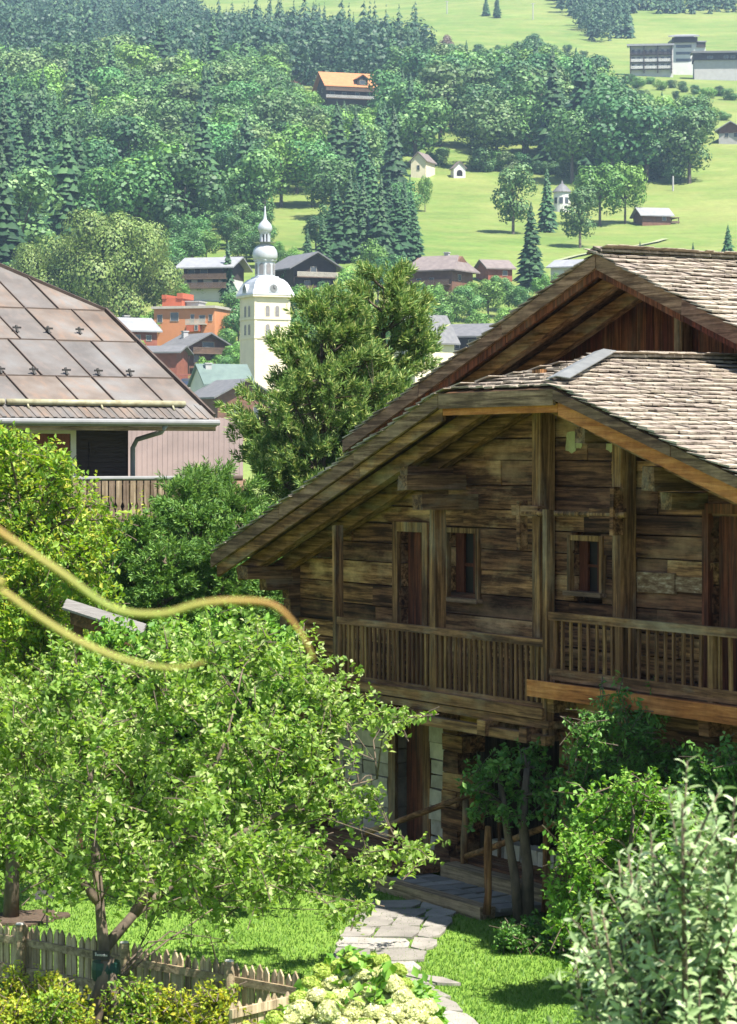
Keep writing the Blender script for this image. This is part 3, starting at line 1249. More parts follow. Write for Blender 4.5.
def gable_house(name, label, cat, loc, rz, w, d, h, pitch, ridge, wall, roof, oh=1.0, upper=None, zsplit=None, wins=(), balcs=(), chim=None, found=6.0, group=None, half=None):
    """w along local x, d along local y (front is -y); ridge 'x' or 'y'"""
    t = thing(name, label, cat, loc, rz, group)
    m = MB()
    span = d if ridge == 'x' else w
    rise = pitch * span / 2
    zs = zsplit if zsplit else h
    m.box(-w / 2, w / 2, -d / 2, d / 2, -found, zs)
    if not upper:
        if ridge == 'x':
            m.prism([(-w / 2, -d / 2, h), (-w / 2, d / 2, h), (-w / 2, 0, h + rise)], (w, 0, 0))
        else:
            m.prism([(-w / 2, -d / 2, h), (w / 2, -d / 2, h), (0, -d / 2, h + rise)], (0, d, 0))
    m.build('wall', BM[wall], t)
    if upper:
        m = MB()
        m.box(-w / 2 - .05, w / 2 + .05, -d / 2 - .05, d / 2 + .05, zs, h)
        if ridge == 'x':
            m.prism([(-w / 2, -d / 2, h), (-w / 2, d / 2, h), (-w / 2, 0, h + rise)], (w, 0, 0))
        else:
            m.prism([(-w / 2, -d / 2, h), (w / 2, -d / 2, h), (0, -d / 2, h + rise)], (0, d, 0))
        m.build('upper_wall', BM[upper], t)
    r = MB()
    th = .28
    for s in (-1, 1):
        lo = h - pitch * oh
        if ridge == 'x':
            r.prism([(-w / 2 - oh, s * (d / 2 + oh), lo), (w / 2 + oh, s * (d / 2 + oh), lo), (w / 2 + oh - (half or 0), 0, h + rise), (-w / 2 - oh + (half or 0), 0, h + rise)], (0, 0, th))
        else:
            r.prism([(s * (w / 2 + oh), -d / 2 - oh, lo), (s * (w / 2 + oh), d / 2 + oh, lo), (0, d / 2 + oh - (half or 0), h + rise), (0, -d / 2 - oh + (half or 0), h + rise)], (0, 0, th))
    if half:
        for s in (-1, 1):
            lo = h - pitch * oh
            if ridge == 'x':
                r.prism([(s * (w / 2 + oh), -d / 2 - oh, lo), (s * (w / 2 + oh), d / 2 + oh, lo), (s * (w / 2 + oh - half), 0, h + rise)], (0, 0, th))
            else:
                r.prism([(-w / 2 - oh, s * (d / 2 + oh), lo), (w / 2 + oh, s * (d / 2 + oh), lo), (0, s * (d / 2 + oh - half), h + rise)], (0, 0, th))
    ro = r.build('roof', BM[roof], t)
    if chim:
        c = MB()
        cx_, cy_, ch_ = chim
        c.box(cx_ - .5, cx_ + .5, cy_ - .4, cy_ + .4, h, h + rise + ch_)
        c.box(cx_ - .62, cx_ + .62, cy_ - .52, cy_ + .52, h + rise + ch_, h + rise + ch_ + .2)
        c.build('chimney', BM['grey'], ro)
    for q in wins:
        face, x0, x1, z0, z1 = q
        if face == 'f':
            wbox(t, ('frame', 'pane'), x0, x1, -d / 2 - (.06 if upper and z0 > zs else 0), z0, z1)
        elif face == 'r':
            wbox(t, ('frame', 'pane'), x0, x1, w / 2 + (.06 if upper and z0 > zs else 0), z0, z1, 'y', 1)
        else:
            wbox(t, ('frame', 'pane'), x0, x1, -w / 2 - (.06 if upper and z0 > zs else 0), z0, z1, 'y', -1)
    for b in balcs:
        balc(t, b[0], b[1], -d / 2 - .06, b[2], *(b[3:] or ()))
    return t


def G(px, py):
    return ground_at(px, py)


def sc(p):
    return p.y / F          # metres per pixel at that depth


# --- church
p = G(265, 408)
u = sc(p)
CHR = thing('church_tower', 'cream church bell tower with a silvery onion domed spire and clock', 'church tower', p, R(25))
a = 37.8 * u / 2
zb = lambda py: (HZ - py) / F * p.y + ZC - p.z
tw = MB()
tw.box(-a, a, -a, a, -4, zb(298))
two = tw.build('wall', BM['creamwall'], CHR)
bt = MB()
for py, o_ in ((296.5, .55), (319, .15), (338, .15), (345, .0)):
    if o_:
        bt.box(-a - o_, a + o_, -a - o_, a + o_, zb(py) - .25, zb(py) + .2)
for sx_ in (-1, 1):
    for sy_ in (-1, 1):
        bt.box(sx_ * a - .35 if sx_ > 0 else -a - .06, a + .06 if sx_ > 0 else -a + .35, sy_ * a - .35 if sy_ > 0 else -a - .06, a + .06 if sy_ > 0 else -a + .35, -4, zb(300))
bt.build('stone_band', BM['creamwall'], CHR)


def arch(mb, cx, y, z0, z1, w, dep, axis, s):
    pts = [(cx - w, z0), (cx + w, z0), (cx + w, z1 - w)]
    for k in range(1, 8):
        t = math.pi * k / 8
        pts.append((cx + w * math.cos(t), z1 - w + w * math.sin(t)))
    pts.append((cx - w, z1 - w))
    if axis == 'x':
        mb.prism([(q[0], y, q[1]) for q in pts], (0, s * dep, 0))
    else:
        mb.prism([(y, q[0], q[1]) for q in pts], (s * dep, 0, 0))


M['louvre'] = plain('grey_louvre', (.22, .2, .2), (.16, .15, .15), 2, .7)
for axis in 'xy':
    for s in ((-1, 1) if axis == 'x' else (-1, 1)):
        for cx_ in (-.22 * a - .18, .22 * a + .18):
            for (y0, y1) in ((317.5, 306.5), (335.5, 325)):
                f_ = MB()
                arch(f_, cx_, s * a, zb(y0) - .12, zb(y1) + .12, .5, .06, axis, s)
                fo = f_.build('window', BM['creamwall'], CHR)
                f_ = MB()
                arch(f_, cx_, s * (a + .062), zb(y0), zb(y1), .38, .03, axis, s)
                f_.build('louvre', M['louvre'], fo)
# bell shaped roof (square plan), lanterns and onions
q4 = math.pi / 4
r2 = math.sqrt(2)
dm = MB()
prof = []
for py, hw_ in ((296, 22.5), (294, 22), (291, 20.6), (287, 19), (283, 16.8), (280, 14), (278.3, 10.8), (277, 10.3)):
    prof.append((hw_ * u * r2, zb(py)))
dm.lathe((0, 0, 0), prof, 4, q4)
dmo = dm.build('bell_roof', BM['tin'], CHR)
for axis in 'xy':
    for s in (-1, 1):
        lc = MB()
        y0 = s * 22.3 * u
        pts = []
        for k in range(13):
            t = math.pi * k / 12
            pts.append((5.6 * u * math.cos(t), zb(294) + 9.2 * u * math.sin(t)))
        if axis == 'x':
            lc.prism([(a_, y0, b_) for a_, b_ in pts], (0, -s * 13 * u, 0))
        else:
            lc.prism([(y0, a_, b_) for a_, b_ in pts], (-s * 13 * u, 0, 0))
        lc.build('clock_dormer', BM['tin'], dmo)
for axis in 'xy':
    for s in (-1, 1):
        ck = MB()
        hd = MB()
        c = zb(289.6)
        pts = [(3.9 * u * math.cos(2 * math.pi * k / 20), c + 3.9 * u * math.sin(2 * math.pi * k / 20)) for k in range(20)]
        y0 = s * 22.32 * u
        y1 = s * 22.7 * u
        if axis == 'x':
            ck.prism([(a_, y0, b_) for a_, b_ in pts], (0, s * .04, 0))
            hd.beam((0, y1, c), (0, y1, c + 2.6 * u), .12, .05, (0, 1, 0))
            hd.beam((0, y1, c), (1.7 * u, y1, c - .6 * u), .14, .05, (0, 1, 0))
        else:
            ck.prism([(y0, a_, b_) for a_, b_ in pts], (s * .04, 0, 0))
            hd.beam((y1, 0, c), (y1, 0, c + 2.6 * u), .12, .05, (1, 0, 0))
            hd.beam((y1, 0, c), (y1, 1.7 * u, c - .6 * u), .14, .05, (1, 0, 0))
        ck.build('clock_face', BM['dial'], dmo)
        hd.build('clock_hands', M['iron'], dmo)
o8 = math.pi / 8
ln = MB()
ln.lathe((0, 0, 0), [(11 * u, zb(278.5)), (11 * u, zb(277)), (10 * u, zb(276)), (10 * u, zb(262)), (11.5 * u, zb(261)), (11.5 * u, zb(260))], 8, o8)
lno = ln.build('lantern', BM['tin'], CHR)
lv = MB()
for k in range(8):
    t = k * math.pi / 4
    c, s = math.cos(t), math.sin(t)
    R1 = 10 * u * math.cos(o8) + .02
    pts = [(-2.3 * u, zb(274.5)), (2.3 * u, zb(274.5)), (2.3 * u, zb(265.5)), (1.4 * u, zb(264)), (0, zb(263.3)), (-1.4 * u, zb(264)), (-2.3 * u, zb(265.5))]
    lv.prism([(R1 * c - q[0] * s, R1 * s + q[0] * c, q[1]) for q in pts], (.05 * c, .05 * s, 0))
lv.build('louvre', M['louvre'], lno)
on = MB()
on.lathe((0, 0, 0), [(w * u, zb(py)) for w, py in ((11.5, 260), (12.2, 258), (12.6, 255.5), (12.3, 252.5), (11.2, 249.5), (9.3, 247), (7, 245.3), (5.6, 244.3), (5.4, 243.5))], 16)
on.build('onion_dome', BM['tin'], CHR, smooth=True)
ul = MB()
ul.lathe((0, 0, 0), [(5.2 * u, zb(244)), (5.2 * u, zb(242.6)), (2, zb(242.5))], 8, o8)
ul.lathe((0, 0, 0), [(4.8 * u, zb(234.4)), (5.3 * u, zb(233.4)), (5.3 * u, zb(232.6))], 8, o8)
for k in range(8):
    t = k * math.pi / 4 + o8
    ul.tube([(4.3 * u * math.cos(t), 4.3 * u * math.sin(t), zb(243)), (4.3 * u * math.cos(t), 4.3 * u * math.sin(t), zb(234))], .9 * u, 6)
ulo = ul.build('open_lantern', BM['tin'], CHR)
ul = MB()
ul.lathe((0, 0, 0), [(2.6 * u, zb(243)), (2.6 * u, zb(234))], 8)
ul.build('bell', M['louvre'], ulo)
on = MB()
on.lathe((0, 0, 0), [(w * u, zb(py)) for w, py in ((5.2, 233), (6.6, 231.3), (7.2, 229), (7.0, 226.6), (5.8, 224), (4, 222), (2.4, 220.4), (1.7, 218.5), (1.2, 214), (.7, 209), (.35, 205.5))], 14)
on.build('spire', BM['tin'], CHR, smooth=True)
cr = MB()
cr.box(-.09, .09, -.09, .09, zb(206), zb(199))
cr.box(-.5, .5, -.07, .07, zb(202.6), zb(201.7))
cr.build('cross', M['iron'], CHR)
# church nave to the left of the tower
pn_ = G(222, 422)
gable_house('church_nave', 'low white church building with a green grey roof left of the bell tower', 'church', pn_ + Vector((0, -2, 0)), R(20), 8, 9, 6.2, .7, 'x', 'whitewall', 'greenroof', .5, wins=(('f', -2.6, -1.8, 2.5, 4.3), ('f', 1.2, 2, 2.5, 4.3)), chim=(-2.6, -1, .2))

# --- houses
p = G(214, 296); u = sc(p)
gable_house('far_chalet', 'dark chalet with white balcony storey and pale roof between the trees left of the spire', 'chalet', p, R(-14), 46 * u, 11, 28 * u, .36, 'x', 'whitewall', 'palegrey', 1.6, 'darkwall', 16 * u,
            [('f', -4.2, -3.2, 2.0, 3.2), ('f', -1.8, -.6, 2.0, 3.2), ('f', 1.5, 2.7, 2.0, 3.2), ('f', -3.9, -2.5, 4.1, 5.2), ('f', -1.2, .3, 4.1, 5.2)], [(-4.8, 4.8, 3.3, 1.2, 'rail'), (-4.8, 4.8, 1.4)], (2.6, 1, .4))
p = G(303, 294); u = sc(p)
gable_house('far_chalet', 'dark gabled chalet with a pale balcony line just right of the spire', 'chalet', p, R(26), 46 * u, 12, 26 * u, .56, 'y', 'darkwall', 'slate', 1.6, None, None,
            [('f', -1, .3, 4.2, 5.3), ('f', 2.0, 3.4, 1.2, 2.4), ('f', -2.4, -1.2, 1.2, 2.4)], [(-4.6, 4.6, 3.2, 1.2, 'frame'), (-4.6, 4.6, .3, 1.2, 'rail')])
# orange block
p = G(193, 342); u = sc(p)
OB = thing('orange_building', 'flat roofed orange apartment building in the trees left of the church', 'building', p, R(-16))
z_ = lambda py: (HZ - py) / F * p.y + ZC - p.z
m = MB(); m.box(-32 * u, 32 * u, -5, 6, -5, z_(310)); m.build('wall', BM['orangewall'], OB)
m = MB(); m.box(-33.5 * u, 33.5 * u, -5.6, 6.4, z_(310), z_(307.5)); m.build('roof', BM['frame'], OB)
m = MB(); m.box(-29 * u, -8 * u, -2, 4, z_(307.4), z_(298)); m.box(-29 * u, -24 * u, -2.2, 4.2, z_(299), z_(295)); m.box(-13 * u, -7 * u, -2.2, 4.2, z_(299), z_(293.5)); m.build('penthouse', BM['orangered'], OB)
m = MB(); m.box(-7 * u, 6 * u, 0, 4, z_(307.4), z_(302)); m.box(-8 * u, 7 * u, -.4, 4.4, z_(302), z_(301)); m.build('roof_lantern', BM['grey'], OB)
m = MB(); m.box(4 * u, 18 * u, -5.9, -5.02, z_(333), z_(325.5)); m.build('bay', BM['orangered'], OB)
for x0, x1, y0, y1 in ((-14, -6, 322, 314), (7, 10.5, 324, 316), (16, 22, 322.5, 317), (26, 29.5, 322.5, 316.5), (-28, -23, 323, 316), (13, 16, 332, 327)):
    wbox(OB, ('frame', 'pane'), x0 * u, x1 * u, -5 - (.92 if y0 > 330 else 0), z_(y0), z_(y1))
balc(OB, 3 * u, 24 * u, -5.02, z_(325.3), .9, 'frame', .9, 'frame')
# brown chalet with gable to the right
p = G(196, 368); u = sc(p)
gable_house('far_chalet', 'brown timber chalet with big grey roof and balcony below the orange building', 'chalet', p, R(35), 44 * u, 46 * u, 22 * u, .5, 'y', 'brownwall', 'slate', 1.3, None, None,
            [('f', -1.2, 1.2, 3.6, 4.6), ('f', -3, -2, .8, 2.2), ('f', 1.6, 2.8, .8, 2.2), ('l', -2, -.6, 1, 2.2)], [(-3.9, 3.9, 2.6, 1.2, 'rail'), (-3.9, 3.9, -.2, 1.6, 'rail')], (-1.2, 2, .6))
p = G(133, 352); u = sc(p)
gable_house('far_house', 'small house with blue grey roof behind the brown metal roof edge', 'house', p, R(28), 32 * u, 9, 21 * u, .5, 'x', 'redwall', 'palegrey', .8, None, None, [('f', -1.5, -.4, 2.0, 3.0), ('f', .8, 1.8, 2.0, 3.0)], (), (-1.2, .5, .5))
p = G(160, 385); u = sc(p)
gable_house('far_house', 'low red brown house with flat grey roof beside the terrace left of the church', 'house', p, R(-10), 46 * u, 8, 32 * u, .26, 'x', 'redwall', 'slate', .9, None, None, [('f', 1, 2, 2.4, 3.4), ('f', -2, -.8, 2.4, 3.4)])
# terrace with a parked car
p = G(186, 403); u = sc(p)
TE = thing('terrace_building', 'flat roofed grey building with a brown railed terrace and parked car on it', 'building', p, R(8))
z_ = lambda py: (HZ - py) / F * p.y + ZC - p.z
m = MB(); m.box(-17 * u, 24 * u, -5, 4, -5, z_(389)); m.build('wall', BM['whitewall'], TE)
m = MB(); m.box(-18 * u, 25 * u, -5.4, 4.2, z_(389), z_(387)); m.build('roof', BM['grey'], TE)
m = MB(); m.box(-18 * u, 13 * u, 2.4, 2.6, z_(375), z_(373.5)); x = -18 * u
while x < 13 * u:
    m.box(x, x + .14, 2.42, 2.58, z_(387), z_(375)); x += .24
m.build('railing', BM['redwall'], TE)
CAR = thing('parked_car', 'dark blue car parked on the flat grey terrace roof near the church', 'car', p + Vector((4 * u, -2.0, z_(387))), R(20))
M['carblue'] = plain('dark_blue_paint', (.03, .045, .09), None, 2, .3, spec=.6)
m = MB()
m.prism([(-2, -.85, .3), (2, -.85, .3), (2.05, -.85, .75), (1.1, -.85, .9), (.5, -.85, 1.35), (-1.0, -.85, 1.4), (-1.7, -.85, .95), (-2.05, -.85, .85)], (0, 1.7, 0))
m.build('body', M['carblue'], CAR)
m = MB()
m.prism([(.98, -.87, .93), (.48, -.87, 1.28), (-.95, -.87, 1.32), (-1.5, -.87, .95)], (0, 1.74, 0))
m.build('window', BM['pane'], CAR)
for x in (-1.25, 1.3):
    for y in (-.8, .8):
        m = MB()
        m.tube([(x, y - .1, .32), (x, y + .1, .32)], .32, 12)
        m.build('wheel', M['iron'], CAR)
p = G(232, 436); u = sc(p)
gable_house('far_chalet', 'dark brown chalet with grey roof half hidden behind the big pine', 'chalet', p, R(30), 60 * u, 9, 40 * u, .5, 'y', 'brownwall', 'slate', 1.2, None, None, [('f', 1.6, 2.6, 2.6, 4.6), ('f', -2, -1, 2.6, 4.6)], (), None)
p = G(440, 292); u = sc(p)
gable_house('far_chalet', 'wide chalet with grey hipped roof and chimney at the foot of the meadow', 'chalet', p, R(-28), 50 * u, 10, 22 * u, .55, 'x', 'brownwall', 'brownroof', 1.2, None, None, [('f', -3, -2, 1.4, 2.6), ('f', 0, 1, 1.4, 2.6), ('r', -2.2, -.8, 2.2, 3.4)], [(-5, 5, 1.2, .9, 'rail')], (1.5, .3, .8), half=2.2)
p = G(494, 280); u = sc(p)
gable_house('far_house', 'small reddish house at the meadow foot right of the hipped roof chalet', 'house', p, R(20), 26 * u, 7, 11 * u, .5, 'x', 'redwall', 'brownroof', .7, None, None, [('f', .6, 1.6, .8, 1.8)])
p = G(424, 385); u = sc(p)
gable_house('far_house', 'steep gabled cream house with pale grey roof right of the pine', 'house', p, R(-52), 34 * u, 9, 46 * u, 1.35, 'y', 'creamwall', 'slate', .8, None, None, [('f', -1, 0, 5, 6.4), ('f', 1, 2, 2, 3.4)])
p = G(482, 372); u = sc(p)
gable_house('far_chalet', 'dark chalet with long grey roof against the chalet gable line', 'chalet', p, R(-24), 70 * u, 10, 36 * u, .4, 'x', 'darkwall', 'slate', 1.3, None, None, [('f', -4.6, -3.8, 4.2, 5.6), ('f', -3.2, -2.4, 4.2, 5.6), ('f', -.6, .6, 4.2, 5.6)], [(-6, 6, 2.8, 1.1, 'frame')])
p = G(574, 284); u = sc(p)
gable_house('far_house', 'small pale roofed building at the meadow edge just above the chalet ridge', 'house', p, R(-25), 34 * u, 9, 16 * u, .35, 'x', 'whitewall', 'palegrey', .8, None, None, [('f', .5, 1.6, 1.2, 2.2)])
p = G(423, 176); u = sc(p)
gable_house('hill_chapel', 'cream chapel with brown gabled roof at the wood edge', 'chapel', p, R(-22), 16 * u, 26 * u, 14 * u, 1.0, 'y', 'creamwall', 'brownroof', .5, None, None, [('f', -.4, .4, 1.4, 2.8)])
p = G(458, 177); u = sc(p)
t = gable_house('hill_oratory', 'tiny white oratory with dark arched opening at the wood edge', 'chapel', p, R(12), 12 * u, 4, 8.5 * u, 1.0, 'y', 'whitewall', 'brownroof', .4)
m = MB(); arch(m, 0, -2.0, .1, 6.5 * u, 3 * u, .04, 'x', -1); m.build('opening', M['dark'], t)
p = G(562, 211); u = sc(p)
RC = thing('round_chapel', 'round white chapel with conical grey roof among the meadow trees', 'chapel', p, 0)
m = MB(); m.lathe((0, 0, 0), [(8.5 * u, -3), (8.5 * u, 19 * u)], 20); m.build('wall', BM['whitewall'], RC)
m = MB(); m.lathe((0, 0, 0), [(10 * u, 18.6 * u), (9.4 * u, 19.6 * u), (4.5 * u, 25 * u), (1.6 * u, 27 * u), (.8 * u, 29.5 * u), (.2 * u, 31 * u)], 20); m.build('roof', BM['slate'], RC)
for k in (-100, -60, -140):
    t_ = R(k); m = MB(); r_ = 8.5 * u
    m.box(-.5, .5, -.06, .06, 7 * u, 13 * u)
    o = m.build('window', BM['pane'], RC); o.location = (r_ * math.cos(t_), r_ * math.sin(t_), 0); o.rotation_euler = (0, 0, t_ + math.pi / 2)
p = G(652, 224); u = sc(p)
t = gable_house('meadow_hut', 'low wooden hut with pale roof and open porch on the meadow', 'hut', p, R(14), 30 * u, 7, 8 * u, .55, 'x', 'brownwall', 'palegrey', .8, None, None, [('f', 1.6, 2.6, .6, 1.6)], (), None, 3)
m = MB(); m.box(15 * u, 25 * u, -3, 3, 5.6 * u, 6.3 * u); m.box(24 * u, 24.6 * u, -2.9, -2.6, 0, 5.6 * u); m.box(24 * u, 24.6 * u, 2.4, 2.7, 0, 5.6 * u); m.box(15 * u, 25 * u, -3, -2.9, .1, 2.4 * u); m.build('porch', BM['rail'], t)
# hotel
p = G(652, 76); u = sc(p)
HT = thing('hotel_block', 'long three storey hotel with balconies high on the hill', 'hotel', p, R(-6))
z_ = lambda py: (HZ - py) / F * p.y + ZC - p.z
m = MB(); m.box(-22 * u, 21 * u, -5, 8, -12, z_(48)); m.build('wall', BM['whitewall'], HT)
m = MB(); m.prism([(-25 * u, -8, z_(48.5)), (22 * u, -8, z_(48.5)), (22 * u, 9, z_(44)), (-25 * u, 9, z_(44))], (0, 0, .8)); m.build('roof', BM['palegrey'], HT)
for py in (56.5, 64, 71):
    balc(HT, -22 * u, 20 * u, -5.02, z_(py), 2, 'darkwall' if py < 60 else 'whitewall', 1.2, 'darkwall')
    for i in range(7):
        x = (-20 + i * 5.8) * u
        wbox(HT, ('darkwall', 'pane'), x, x + 2.6 * u, -5.0, z_(py - .4), z_(py - 5))
m = MB()
for i in range(4):
    x = (-22 + i * 13.6) * u
    m.box(x, x + .9 * u, -7.3, -5, z_(75), z_(48.5))
m.build('pier', BM['darkwall'], HT)
p2 = G(686, 74); u = sc(p2)
HW = thing('hotel_tower', 'white hotel tower with dark wide topped roof storey beside the long block', 'hotel', p2 + Vector((0, -4, 0)), R(-6))
m = MB(); m.box(-14 * u, 18 * u, -5, 8, -12, z_(47)); m.build('wall', BM['whitewall'], HW)
m = MB(); m.box(-15 * u, 10 * u, -6.5, 8, z_(47), z_(42)); m.box(9 * u, 18 * u, -5.6, 6, z_(52), z_(47.2)); m.build('top_storey', BM['darkwall'], HW)
m = MB(); m.prism([(-19 * u, -9, z_(42.4)), (12 * u, -9, z_(42.4)), (6 * u, 0, z_(38)), (-10 * u, 0, z_(38))], (0, 0, .5)); m.prism([(-19 * u, 9, z_(42.4)), (12 * u, 9, z_(42.4)), (6 * u, 0, z_(38)), (-10 * u, 0, z_(38))], (0, 0, .5))
m.prism([(8 * u, -6, z_(47)), (19 * u, -6, z_(47)), (19 * u, 6, z_(43)), (8 * u, 6, z_(43))], (0, 0, .5)); m.build('roof', BM['palegrey'], HW)
for py in (52, 59, 66):
    wbox(HW, ('darkwall', 'pane'), -11 * u, 4 * u, -5.0, z_(py), z_(py - 2.4))
p3 = G(716, 79); u = sc(p3)
HL = thing('hotel_wing', 'long low wing with dark flat roof below the hotel tower', 'building', p3 + Vector((0, -6, 0)), R(-4))
z_ = lambda py: (HZ - py) / F * p3.y + ZC - p3.z
m = MB(); m.box(-24 * u, 34 * u, -5, 6, -14, z_(64)); m.build('wall', BM['grey'], HL)
m = MB(); m.box(-25 * u, 35 * u, -5.8, 6.4, z_(64), z_(57.5)); m.build('upper_storey', BM['darkwall'], HL)
m = MB(); m.prism([(-27 * u, -7.5, z_(57.6)), (36 * u, -7.5, z_(57.6)), (36 * u, 7, z_(55)), (-27 * u, 7, z_(55))], (0, 0, .8)); m.build('roof', BM['slate'], HL)
for x0, x1 in ((-11, -6), (5, 9), (12, 16), (22, 27)):
    wbox(HL, ('frame', 'pane'), x0 * u, x1 * u, -5.85, z_(62.5), z_(60.3))
# hill chalets
p = G(346, 106); u = sc(p)
HC = gable_house('hill_chalet', 'big timber chalet with bright orange roof and dormer high in the woods', 'chalet', p, R(18), 50 * u, 13, 19 * u, .75, 'x', 'darkwall', 'orangeroof', 1.5, None, None,
                 [('f', -8, -6.4, 2.5, 4), ('f', -3.5, -2, 2.5, 4), ('f', 1.5, 3, 2.5, 4), ('f', 6, 7.4, 2.5, 4), ('l', -1.2, .2, 4.5, 6)], [(-10, 10, 1.8, 1.4, 'grey', 1.0), (-10, 10, 4.6, 1.3, 'rail', 1.0)])
m = MB(); m.box(2, 6, -7.2, -2, 19 * u - .6, 19 * u + 2.2); m.prism([(2, -7.2, 19 * u + 2.2), (6, -7.2, 19 * u + 2.2), (4, -7.2, 19 * u + 3.4)], (0, 5.5, 0)); m.build('dormer', BM['darkwall'], HC)
m = MB(); m.prism([(1.4, -7.9, 19 * u + 1.9), (4, -7.9, 19 * u + 3.6), (4, 0, 19 * u + 3.6), (1.4, 0, 19 * u + 1.9)], (0, 0, .25)); m.prism([(6.6, -7.9, 19 * u + 1.9), (4, -7.9, 19 * u + 3.6), (4, 0, 19 * u + 3.6), (6.6, 0, 19 * u + 1.9)], (0, 0, .25)); m.build('dormer_roof', BM['orangeroof'], HC)
wbox(HC, ('frame', 'pane'), 3, 5, -7.2, 19 * u + .2, 19 * u + 1.6)
p = G(340, 82); u = sc(p)
gable_house('hill_chalet', 'dark gabled chalet with white front standing above the orange roofed chalet', 'chalet', p, R(6), 19 * u, 12, 14 * u, .5, 'y', 'whitewall', 'brownroof', 1.4, 'darkwall', 6 * u, [('f', -2, -.6, 3.2, 4.8), ('f', .8, 2.2, 3.2, 4.8)], [(-3.4, 3.4, 2.6, 1.2, 'rail')])
p = G(300, 84); u = sc(p)
gable_house('hill_house', 'low pale roofed house in the wood left of the orange roofed chalet', 'house', p, R(10), 22 * u, 9, 8 * u, .4, 'x', 'brownwall', 'palegrey', 1, None, None, [('f', -1, .4, .8, 2)])
p = G(733, 142); u = sc(p)
gable_house('hill_house', 'stone house with pale gable roof at the right edge of the meadow', 'house', p, R(-16), 24 * u, 10, 11 * u, .6, 'y', 'grey', 'palegrey', 1.2, 'brownwall', 7 * u, [('f', -2, -.8, 1, 2.4), ('f', 1, 2.2, 1, 2.4)])
# poles on the meadow
for px, yb, yt in ((673, 191, 176), (533, 20, 3), (447, 14, 1)):
    p = G(px, yb)
    m = MB()
    h_ = (yb - yt) * sc(p)
    m.tube([(0, 0, -1), (0, 0, h_)], .28, 6)
    if px != 673:
        m.box(-1.2, 1.2, -.1, .1, h_ - .5, h_ - .3)
    o = m.build('pole', BM['grey'])
    o.location = p
    tag(o, {673: 'pale wooden pole standing at the edge of the trees on the meadow', 533: 'lift pylon on the high meadow below the skyline forest', 447: 'lift pylon on the high meadow left of two round trees'}[px], 'pole')
# lane over the meadow
ln_ = MB()
pts = [(556, 262), (575, 257), (600, 252), (630, 248), (655, 243), (668, 239)]
L_ = []
for q0, q1 in zip(pts, pts[1:]):
    for k in range(6):
        L_.append(G(q0[0] + (q1[0] - q0[0]) * k / 6, q0[1] + (q1[1] - q0[1]) * k / 6))
for a_, b_ in zip(L_, L_[1:]):
    d_ = (b_ - a_)
    n_ = Vector((-d_.y, d_.x, 0)).normalized() * .9
    ln_.add([a_ - n_ + Vector((0, 0, .35)), b_ - n_ + Vector((0, 0, .35)), b_ + n_ + Vector((0, 0, .35)), a_ + n_ + Vector((0, 0, .35))], [(0, 1, 2, 3)])
M['lane'] = plain('gravel_lane', (.27, .28, .17), (.2, .23, .1), .3, .95)
structure(ln_.build('lane', M['lane']))
# ------------------------------------------------------------------ leaves
def unit(a):
    return a / (np.linalg.norm(a, axis=1, keepdims=True) + 1e-9)


def rand_unit(n):
    return unit(nrg.normal(size=(n, 3)))


def leaf_mesh(P, D, Nn, L, Wd, kind='fold'):
    """P base, D direction, Nn face normal hint, L length, Wd width -> verts, polys"""
    n = len(P)
    D = unit(D)
    S = unit(np.cross(D, Nn))
    Nn = np.cross(S, D)
    L = L[:, None]
    Wd = Wd[:, None]
    if kind == 'fold':
        V = np.empty((n, 4, 3))
        V[:, 0] = P
        V[:, 1] = P + D * L * .5 + S * Wd * .5 + Nn * Wd * .18
        V[:, 2] = P + D * L - Nn * L * .12
        V[:, 3] = P + D * L * .5 - S * Wd * .5 + Nn * Wd * .18
        b = np.arange(n)[:, None] * 4
        return V.reshape(-1, 3), [np.concatenate([b + np.array([[0, 1, 2]]), b + np.array([[0, 2, 3]])], 0)]
    V = np.empty((n, 8, 3))
    V[:, 0] = P
    V[:, 1] = P + D * L * .32 + S * Wd * .46 + Nn * Wd * .14
    V[:, 2] = P + D * L * .34
    V[:, 3] = P + D * L * .32 - S * Wd * .46 + Nn * Wd * .14
    V[:, 4] = P + D * L * .7 + S * Wd * .36 + Nn * (Wd * .1 - L * .07)
    V[:, 5] = P + D * L * .7 - Nn * L * .08
    V[:, 6] = P + D * L * .7 - S * Wd * .36 + Nn * (Wd * .1 - L * .07)
    V[:, 7] = P + D * L * .98 - Nn * L * .22
    b = np.arange(n)[:, None] * 8
    tri = np.concatenate([b + np.array([[0, 1, 2]]), b + np.array([[0, 2, 3]]), b + np.array([[4, 7, 5]]), b + np.array([[5, 7, 6]])], 0)
    quad = np.concatenate([b + np.array([[1, 4, 5, 2]]), b + np.array([[2, 5, 6, 3]])], 0)
    return V.reshape(-1, 3), [tri, quad]


